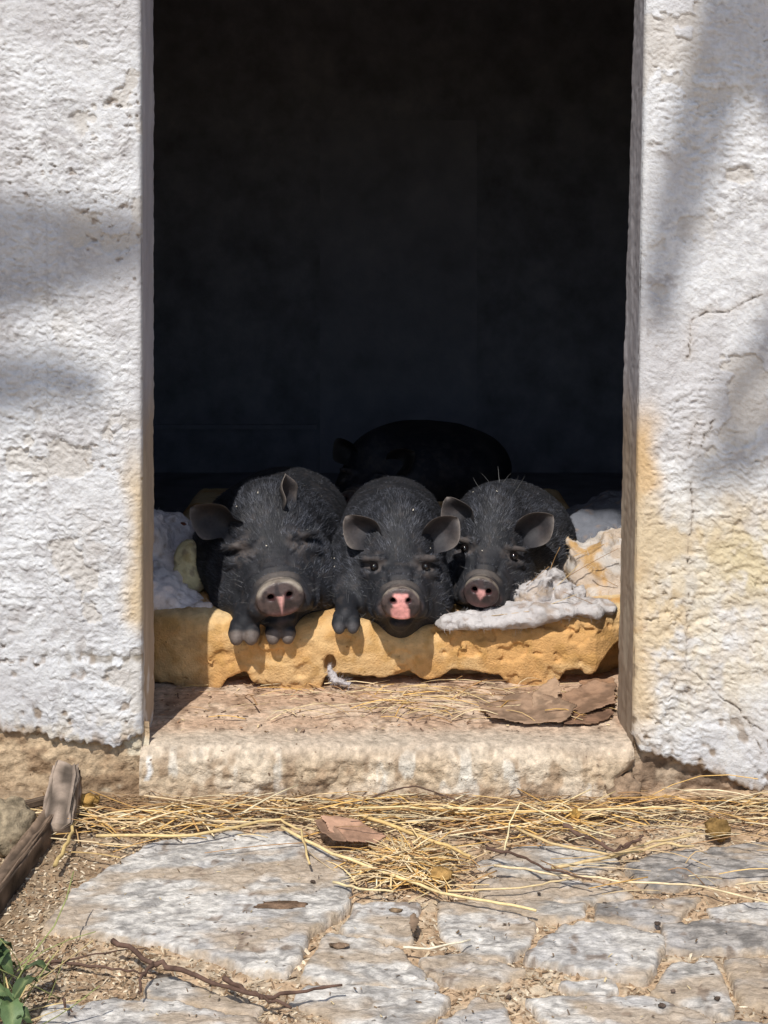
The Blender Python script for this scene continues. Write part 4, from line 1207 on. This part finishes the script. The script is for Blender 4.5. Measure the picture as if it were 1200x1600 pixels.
TW = (.115, .070, .052)
def twig(label, pts, r, side_br=(), z=.024, name='twig'):
    bt = Batch()
    def run(pts, r):
        pp = np.array([G(q[0], q[1], q[2] if len(q) > 2 else z) for q in pts]); m = len(pp)
        t = np.linspace(0, m - 1, (m - 1) * 5 + 1); ii = np.arange(m)
        pp = np.stack([np.interp(t, ii, pp[:, k]) for k in range(3)], 1)
        pp[1:-1] += rng.normal(0, r * .35, (len(pp) - 2, 3))
        rr = .82 * np.linspace(r, r * .5, len(pp)) * rng.uniform(.85, 1.2, len(pp))
        tube(bt, pp, rr, 7, np.asarray(TW)[None] * rng.uniform(.7, 1.3, (len(pp), 1)))
    run(pts, r)
    for s_ in side_br: run(*s_)
    return tag(bt.build(name, M['twig']), label, 'twig', 'dry twigs on the paving')
twig('long forked brown twig lying over the lower left paving', [(176, 1470), (240, 1503), (280, 1516), (330, 1535), (400, 1555), (455, 1575)], .0042,
     [([(240, 1505), (222, 1525), (217, 1552)], .003), ([(350, 1528), (390, 1550), (410, 1560)], .0036), ([(405, 1558), (460, 1552), (535, 1539)], .0034)], z=.026)
twig('thin brown twig lying behind the long forked twig', [(60, 1500), (140, 1508), (200, 1518), (245, 1520)], .0024, [([(80, 1508), (150, 1490), (225, 1482)], .0016)], z=.014)
twig('long dark dry stem crossing from the straw to the right stones', [(760, 1325), (800, 1334), (850, 1355), (925, 1375)], .0030, z=.030)
twig('forked dry stem standing out of the straw on the right', [(880, 1290, .03), (925, 1312, .02), (962, 1332, .018), (1005, 1305, .045)], .0042, [([(962, 1330, .018), (985, 1318, .02), (1003, 1312, .03)], .003)])
twig('thin arched brown stem leaning on the doorstep over the straw', [(548, 1258, .015), (620, 1232, .040), (650, 1228, .045), (700, 1245, .03), (738, 1262, .015)], .0017)
twig('short dark twig lying on the earth at the lower left', [(98, 1560), (103, 1575), (114, 1581)], .0022, z=.02)

# ------------------------------------------------------------------ dry leaves, sheets, clods
def sheet(name, label, cat, outline, Y=None, z0=.02, bend=.01, col=(.42, .26, .16), th=.0018, seed=1, tilt=(0, 0), mname='leaf', group=None, on_step=False):
    """thin curled piece: outline in photo pixels laid on the ground (or step), with thickness"""
    zz = .088 + z0 if on_step else z0
    poly = np.array([G(x, y, zz)[:2] for x, y in outline])
    lo = poly.min(0) - .002; hi = poly.max(0) + .002
    st = max((hi - lo).max() / 60, .0016)
    xs = np.arange(lo[0], hi[0] + st, st); ys = np.arange(lo[1], hi[1] + st, st)
    X, Y_ = np.meshgrid(xs, ys, indexing='ij')
    sd = poly_sd(X, Y_, poly) + (.012 if name == 'bark_scrap' else .004) * (fbm2(X * 90, Y_ * 90, seed, 3) - .5)
    c = poly.mean(0)
    Z = zz + bend * (fbm2(X * 16, Y_ * 16, seed + 3, 2) - .5) * 2 + tilt[0] * (X - c[0]) + tilt[1] * (Y_ - c[1]) + bend * .5 * sst(.02, .0, sd) + .003 * (fbm2(X * 70, Y_ * 70, seed + 4, 2) - .5)
    f = grid_faces(*X.shape); f = f[(sd > 0).ravel()[f].all(1)]
    used = np.unique(f); mp_ = np.full(X.size, -1); mp_[used] = np.arange(len(used)); f = mp_[f]
    V = np.stack([X, Y_, Z], -1).reshape(-1, 3)[used]
    nV = len(V)
    e = np.concatenate([f[:, [0, 1]], f[:, [1, 2]], f[:, [2, 3]], f[:, [3, 0]]])
    key = np.minimum(e[:, 0], e[:, 1]) * nV + np.maximum(e[:, 0], e[:, 1])
    uq, inv, ct = np.unique(key, return_inverse=True, return_counts=True)
    be = e[ct[inv] == 1]
    walls = np.stack([be[:, 1], be[:, 0], be[:, 0] + nV, be[:, 1] + nV], 1)
    V2 = V - np.array([0, 0, th])
    n = fbm2(V[:, 0] * 40, V[:, 1] * 40, seed + 5, 3)
    cc = mix(np.array(col), np.array(col) * .6, sst(.45, .7, n))
    o = mk(name, np.concatenate([V, V2]), np.concatenate([f, f[:, ::-1] + nV, walls]), M[mname], None, np.concatenate([cc, cc * .9]))
    return tag(o, label, cat, group)
sheet('dry_leaf', 'pinkish brown dry leaf sheet lying in the straw before the step', 'leaf', [(500, 1286), (560, 1285), (604, 1300), (588, 1312), (545, 1315), (514, 1303)], z0=.026, bend=.005, col=(.50, .30, .20), seed=31, tilt=(-.12, .10))
sheet('dry_leaf', 'narrow brown leaf sheet curled beside the pinkish one', 'leaf', [(490, 1288), (508, 1286), (545, 1318), (520, 1318), (500, 1305)], z0=.024, bend=.008, col=(.34, .21, .14), seed=37)
sheet('bark_scrap', 'largest brown bark scrap at the right end of the doorstep', 'bark', [(745, 1100), (800, 1085), (850, 1092), (905, 1110), (880, 1130), (820, 1128), (765, 1122)], z0=.010, bend=.006, col=(.34, .225, .15), seed=41, on_step=True, tilt=(.06, .02))
sheet('bark_scrap', 'upright pointed brown bark scrap beside the mattress front', 'bark', [(828, 1085), (868, 1066), (878, 1078), (872, 1098), (835, 1098)], z0=.020, bend=.005, col=(.40, .27, .18), seed=47, on_step=True, tilt=(.12, .2))
sheet('bark_scrap', 'reddish brown bark scrap lying nearest the right jamb', 'bark', [(870, 1085), (930, 1070), (962, 1078), (962, 1102), (915, 1112), (880, 1106)], z0=.013, bend=.006, col=(.32, .20, .13), seed=53, on_step=True, tilt=(.10, .06))
sheet('bark_scrap', 'dark brown bark scrap under the others in the right corner', 'bark', [(880, 1112), (950, 1096), (960, 1118), (930, 1130), (880, 1132)], z0=.006, bend=.005, col=(.24, .14, .09), seed=59, on_step=True)
sheet('bark_scrap', 'thin brown bark strip against the mattress by the right jamb', 'bark', [(905, 1064), (958, 1060), (962, 1074), (910, 1076)], z0=.010, bend=.005, col=(.34, .20, .12), seed=61, on_step=True)

def clod(name, label, cat, px, py, r, col, z=.012, on=None, group=None, seed=1, m='dung', nz=.35):
    c = G(px, py, z) if on is None else np.array(on, float)
    th, ph = np.meshgrid(np.linspace(0.02, math.pi - .02, 16), np.linspace(0, 2 * math.pi, 25)[:-1], indexing='ij')
    d = np.stack([np.sin(th) * np.cos(ph), np.sin(th) * np.sin(ph), np.cos(th)], -1)
    rr = 1 + (nz + .12) * (fbm3(d[..., 0] * 2.6 + seed, d[..., 1] * 2.2, d[..., 2] * 2.2, seed, 3) - .5) * 2
    V = c + d * rr[..., None] * np.asarray(r) + np.array([0, 0, r[2] * .75])
    ii = np.arange(15)[:, None] * 24 + np.arange(24)[None]; jj = np.arange(15)[:, None] * 24 + (np.arange(24)[None] + 1) % 24
    n = fbm3(V[..., 0] * 90, V[..., 1] * 90, V[..., 2] * 90, seed, 3)
    cc = mix(np.array(col) * .55, np.array(col) * 1.15, sst(.35, .65, n))
    o = mk(name, V, np.stack([ii, ii + 24, jj + 24, jj], -1).reshape(-1, 4), M[m], None, cc.reshape(-1, 3))
    return tag(o, label, cat, group)
clod('dung_ball', 'round brown dung ball on the straw at the right', 'dung', 1121, 1306, (.019, .018, .015), (.27, .165, .06), z=.010, seed=3)
clod('dung_clump', 'mustard brown clump inside the straw nest', 'dung', 640, 1358, (.034, .022, .011), (.44, .26, .09), z=.008, seed=5)
clod('dung_clump', 'small mustard clump at the right of the straw nest', 'dung', 688, 1374, (.018, .014, .009), (.42, .25, .09), z=.012, seed=8)
clod('dung_clump', 'yellow brown clump beside the stub of wood', 'dung', 134, 1262, (.020, .015, .012), (.44, .26, .08), z=.012, seed=10)
clod('dung_clump', 'small orange clump in the straw at the foot of the step', 'dung', 898, 1277, (.008, .008, .007), (.48, .28, .08), z=.02, seed=14)
clod('dirt_smear', 'flat brown dirt smear on the right half of the big slab', 'dirt', 440, 1416, (.034, .010, .0022), (.20, .13, .085), z=.0105, seed=18, nz=.5)
clod('dirt_smear', 'small brown dirt smear on the stone below the straw nest', 'dirt', 530, 1479, (.012, .006, .002), (.22, .15, .10), z=.007, seed=20, nz=.5)
clod('dirt_smear', 'small brown smear on the square stone below the nest', 'dirt', 618, 1424, (.009, .005, .002), (.26, .18, .11), z=.007, seed=22, nz=.5)
for i, (px, py, s_, zz, lab) in enumerate([(162, 1361, .007, .01, 'dark pebble left of the big slab'), (177, 1370, .005, .012, 'smaller dark pebble beside the big slab edge'), (246, 1539, .004, .014, 'tiny dark pebble on the lower left stones'),
        (1027, 1445, .008, .018, 'dark pebble on the edge of the pale right stone'), (795, 1559, .007, .008, 'dark pebble in the joint by the lowest stones'), (842, 1397, .005, .014, 'black beetle sized pebble on the middle right stone'),
        (1121, 1562, .007, .018, 'dark pebble on the small right stone'), (1052, 1550, .006, .018, 'dark pebble at the left tip of the small right stone'), (1034, 1573, .008, .016, 'dark pebble on the lowest right slab'), (489, 1379, .007, .02, 'dark crumb at the right of the big slab')]):
    clod('pebble', lab, 'pebble', px, py, (s_ * .48, s_ * .38, s_ * .28), (.13, .095, .075), z=zz * .5, seed=40 + i, m='dung', nz=.6, group='dark pebbles on the paving')
sheet('dry_leaf', 'short brown bark chip standing in the joint of the square stone', 'bark', [(640, 1432), (650, 1430), (655, 1446), (648, 1462), (640, 1458)], z0=.018, bend=.006, col=(.26, .18, .12), seed=67)
lf = sheet('dry_leaf', 'tiny red brown leaf on the left wadding heap', 'leaf', [(280, 1400), (292, 1398), (296, 1406), (288, 1412)], z0=.0, bend=.004, col=(.30, .10, .06), seed=71)
lf.location = Vector(P(287, 822, .545)) - Vector(G(288, 1404, 0)); lf.location.z += .004

# ------------------------------------------------------------------ old timber and stone at the left
def timber(name, label, p0, p1, wdt, hgt, col, seed, broken=False):
    p0 = np.asarray(p0, float); p1 = np.asarray(p1, float)
    d = p1 - p0; L = np.linalg.norm(d); d /= L
    up = np.array([0, 0, 1.0]); sd = np.cross(d, up); sd /= np.linalg.norm(sd); up = np.cross(sd, d)
    n, k = 90, 40
    th = np.arange(k) / k * 2 * math.pi
    t = np.linspace(0, 1, n)
    T, A = np.meshgrid(t, th, indexing='ij')
    e = .28
    cu = np.sign(np.cos(A)) * np.abs(np.cos(A)) ** e * wdt / 2; cv = np.sign(np.sin(A)) * np.abs(np.sin(A)) ** e * hgt / 2
    gr = fbm2(T * L * 9, A * 7 + np.sin(A) * 3, seed, 3); gr2 = fbm2(T * L * 30, A * 16, seed + 2, 2)
    s_ = 1 + .22 * (gr - .5) * 2 + .10 * (gr2 - .5) * 2
    tt = T.copy()
    if broken:
        jag = .45 * (fbm2(A * 5, A * 0, seed + 5, 3) - .55)
        tt = T * (1 + jag * sst(.6, 1, T) * .5)
        s_ = s_ * (1 - .35 * sst(.75, 1.0, T) * vn2(A * 2.5, T * 0, seed + 7)) * (1 + .16 * (vn2(T * 3, A * 9, seed + 9) - .5))
    V = p0 + d * (tt * L)[..., None] + sd * (cu * s_)[..., None] + up * (cv * s_)[..., None]
    V = V.reshape(-1, 3)
    f = []
    for i in range(n - 1):
        for j in range(k): f.append((i * k + j, i * k + (j + 1) % k, (i + 1) * k + (j + 1) % k, (i + 1) * k + j))
    V = np.concatenate([V, [V[:k].mean(0)], [V[-k:].mean(0)]])
    tri = [(n * k, (j + 1) % k, j) for j in range(k)] + [(n * k + 1, (n - 1) * k + j, (n - 1) * k + (j + 1) % k) for j in range(k)]
    c = mix(np.array(col) * .35, np.array(col) * 1.35, sst(.36, .64, gr * .5 + gr2 * .5)).reshape(-1, 3)
    c = np.concatenate([c, [col], [col]])
    o = mk(name, V, [np.array(f)[:, ::-1], np.array(tri)[:, ::-1]], M['wood'], None, c)
    return tag(o, label, 'wood')
timber('old_plank', 'dark weathered plank on edge running along the left side of the paving', G(82, 1290, .012), G(-60, 1480, .014), .022, .055, (.17, .12, .085), 601)
timber('wood_stub', 'broken grey stub of wood leaning at the foot of the left wall', G(88, 1300, .018), P(104, 1203, -.045), .046, .034, (.27, .21, .165), 611, True)
timber('thin_stick', 'dark stick lying behind the stub of wood by the left wall', G(0, 1268, .03), G(92, 1245, .035), .012, .010, (.12, .085, .06), 617)
clod('rubble_stone', 'mossy brown stone at the far left below the wall', 'stone', 8, 1322, (.045, .055, .038), (.30, .24, .16), z=.0, seed=60, m='stonebase', nz=.30)
clod('rubble_stone', 'broken stone under the cracked right corner of the doorstep', 'stone', 972, 1250, (.030, .02, .024), (.30, .21, .14), z=.0, seed=64, m='stonebase', nz=.35)

# ------------------------------------------------------------------ loose earth, chips and chaff on the joints (nobody could count it)
def chips(name, label, n, pick, size, cols, m):
    bt = Batch()
    for i in range(n):
        x, y, z = pick()
        s_ = rng.uniform(*size); a = rng.uniform(0, 6.28)
        l_ = s_ * rng.uniform(1, 2.6); ww = s_ * rng.uniform(.4, .9); hh = s_ * rng.uniform(.25, .7)
        ca, sa = math.cos(a), math.sin(a)
        q = [(-l_, -ww, 0), (l_, -ww * .6, 0), (l_ * .7, ww, 0), (-l_ * .8, ww * .7, 0), (-l_ * .4, -ww * .3, hh), (l_ * .5, ww * .1, hh * .8)]
        tx, ty = rng.normal(0, .35, 2)
        V = [(x + ca * u - sa * v, y + sa * u + ca * v, z + h + tx * u + ty * v) for u, v, h in q]
        c = np.asarray(cols[rng.integers(0, len(cols))]) * rng.uniform(.65, 1.25)
        bt.add(V, [(0, 1, 5, 4), (2, 3, 4, 5)], c)
        bt.F3.append(np.array([(1, 2, 5), (3, 0, 4)], np.int32) + bt.n - 6)
    o = bt.build(name, m, smooth=False)
    return tag(o, label, 'litter', kind='stuff')
def pick_joint():
    while True:
        px = rng.uniform(-20, 1220); py = rng.uniform(1262, 1625)
        g = G(px, py, .0)
        i = np.searchsorted(gx, g[0]); j = np.searchsorted(gy, g[1])
        if i >= len(gx) or j >= len(gy): continue
        if sdall[i, j] < .003 and (g[0] < -.28 or rng.uniform() < .55): return g[0], g[1], Zg_[i, j] + .0008
Zg_ = np.empty((len(gx), len(gy)), np.float32)
_co = np.empty(len(gx) * len(gy) * 3, np.float32); ground.data.vertices.foreach_get('co', _co); Zg_[:] = _co.reshape(len(gx), len(gy), 3)[..., 2]
chips('loose_earth', 'crumbly earth and bark chips filling the paving joints', 9000, pick_joint, (.0010, .0032), [(.42, .30, .19), (.54, .42, .28), (.26, .17, .10), (.64, .54, .40), (.32, .22, .14)], M['earth'])
def pick_stone():
    while True:
        px = rng.uniform(0, 1200); py = rng.uniform(1300, 1600); g = G(px, py, .014)
        i = np.searchsorted(gx, g[0]); j = np.searchsorted(gy, g[1])
        if sdall[i, j] > .0:
            return g[0], g[1], on_stone(g[0], g[1]) + .001
chips('chaff', 'fine chaff and crumbs on the paving stones', 260, pick_stone, (.0006, .0018), [(.20, .15, .11), (.22, .15, .09), (.5, .4, .24)], M['earth'])
def pick_step():
    q = G(rng.uniform(250, 955), 1070 + 75 * rng.uniform() ** 1.5, .088); return q[0], q[1], .0895
chips('step_crumbs', 'crumbs and bark bits on the top of the doorstep', 420, pick_step, (.0008, .0030), [(.30, .18, .11), (.42, .28, .17), (.16, .10, .07), (.60, .46, .28)], M['earth'])

# ------------------------------------------------------------------ weed at the lower left corner
def weed():
    base = G(5, 1580, .0)
    root = empty('weed', tuple(base))
    tag(root, 'green leafy weed with dry blades at the lower left corner', 'plant')
    for k in range(26):
        px, py = rng.uniform(-60, 80), rng.uniform(1478, 1600)
        if px > 20 and py < 1520: px -= 50
        c = G(px, py, rng.uniform(.02, .055)); a = rng.uniform(0, 6.28); L = rng.uniform(.022, .042); W = L * rng.uniform(.55, .8)
        t = np.linspace(0, 1, 9); s = np.linspace(-1, 1, 7)
        T, S = np.meshgrid(t, s, indexing='ij')
        wd = W / 2 * np.sin(math.pi * T ** .75) ** .8 * (1 + .12 * np.sin(T * 28))
        lx = (T - .5) * L; ly = S * wd; lz = .25 * np.abs(ly) + .010 * np.sin(T * 3) - .3 * lx ** 2 / L + .002 * np.sin(T * 14 + S * 3)
        tl = rng.normal(0, .3, 2)
        V = np.stack([c[0] + math.cos(a) * lx - math.sin(a) * ly, c[1] + math.sin(a) * lx + math.cos(a) * ly, c[2] + lz + tl[0] * lx + tl[1] * ly], -1)
        col = np.array((.075, .115, .045)) * rng.uniform(.6, 1.5)
        cc = mix(col, np.array((.20, .24, .10)), sst(.25, .05, np.abs(S)) * .7)
        mk('leaf', V, grid_faces(9, 7), M['green'], root, cc.reshape(-1, 3))
        bt = Batch(); tube(bt, [V[0, 3], V[0, 3] * .5 + base * .5 + np.array([0, 0, .012]), base + rng.normal(0, .008, 3) * [1, 1, 0]], .0011, 5, (.11, .13, .05)); bt.build('stem', M['green'], root)
    for k in range(22):
        p0 = base + rng.normal(0, .03, 3) * [1, 1, 0]; p1 = p0 + np.array([rng.normal(.02, .05), rng.normal(0, .05), rng.uniform(.02, .09)])
        bt = Batch(); stalk(bt, p0, p1, .0012, rng.normal(0, .2), 0, (.58, .45, .22) if k % 2 else (.26, .28, .10), 6); bt.build('dry_blade', M['straw'], root)
weed()

# ------------------------------------------------------------------ bare tree behind the viewer: its limbs shade the wall
def tree():
    root = empty('bare_tree', (-4.2, -4.6, 0))
    tag(root, 'bare tree in front of the building whose branches shade the plaster', 'tree')
    s = np.array(sdir)
    def at(px, py, t): return P(px, py, 0) + s * t * .72
    bt = Batch()
    def limb(pts, r0, r1, sides=9):
        pts = np.array(pts); m = len(pts); t = np.linspace(0, m - 1, (m - 1) * 6 + 1); ii = np.arange(m)
        pp = np.stack([np.interp(t, ii, pts[:, k]) for k in range(3)], 1)
        ker = np.array([.25, .5, .25])
        for _ in range(3): pp[1:-1] = pp[:-2] * .25 + pp[1:-1] * .5 + pp[2:] * .25
        tube(bt, pp, np.linspace(r0, r1, len(pp)), sides)
    top = np.array([-4.0, -4.4, 5.2])
    limb([(-4.2, -4.6, -.1), (-4.25, -4.55, 1.5), (-4.1, -4.5, 3.5), top], .24, .13, 14)
    bt.build('trunk', M['bark'], root)
    bt = Batch()
    limb([top, at(-900, 470, 6.5), at(-300, 420, 6.5), at(0, 402, 6.5), at(120, 388, 6.5), at(235, 378, 6.5)], .11, .026)
    bt.build('limb', M['bark'], root)
    bt = Batch()
    limb([top, at(-700, 60, 6.8), at(-200, -330, 7.0), at(500, -520, 7.0), at(1000, -330, 6.9), at(1165, -40, 6.8), at(1110, 150, 6.8), at(1055, 330, 6.8), at(1025, 480, 6.8)], .10, .028)
    limb([at(1165, -40, 6.8), at(1230, 120, 6.8), at(1260, 300, 6.8)], .03, .02)
    bt.build('limb', M['bark'], root)
    bt = Batch()
    limb([at(-600, 440, 6.5), at(-250, 590, 6.7), at(-60, 610, 6.7), at(90, 590, 6.7), at(160, 612, 6.7)], .06, .016)
    bt.build('limb', M['bark'], root)
    bt = Batch()
    limb([at(1130, 40, 6.8), at(1240, 200, 6.8), at(1260, 420, 6.8), at(1190, 560, 6.8), at(1120, 660, 6.8)], .035, .014)
    limb([at(1260, 420, 6.8), at(1250, 620, 6.8), at(1170, 720, 6.8), at(1080, 745, 6.8)], .03, .016)
    limb([at(1250, 620, 6.8), at(1200, 690, 6.8), at(1130, 700, 6.8)], .026, .014)
    bt.build('twigs', M['bark'], root)
    bt = Batch()
    limb([top, (-4.3, -4.2, 6.5), (-4.6, -4.1, 8.0)], .11, .04)
    limb([(-4.2, -4.3, 6.0), (-5.2, -4.8, 7.2), (-5.9, -5.4, 7.8)], .07, .02)
    limb([(-4.1, -4.5, 3.5), (-5.2, -5.2, 4.6), (-6.2, -5.4, 5.0)], .08, .03)
    limb([(-4.1, -4.45, 4.3), (-3.9, -5.6, 5.4), (-3.6, -6.6, 6.2)], .08, .02)
    bt.build('limb', M['bark'], root)
tree()
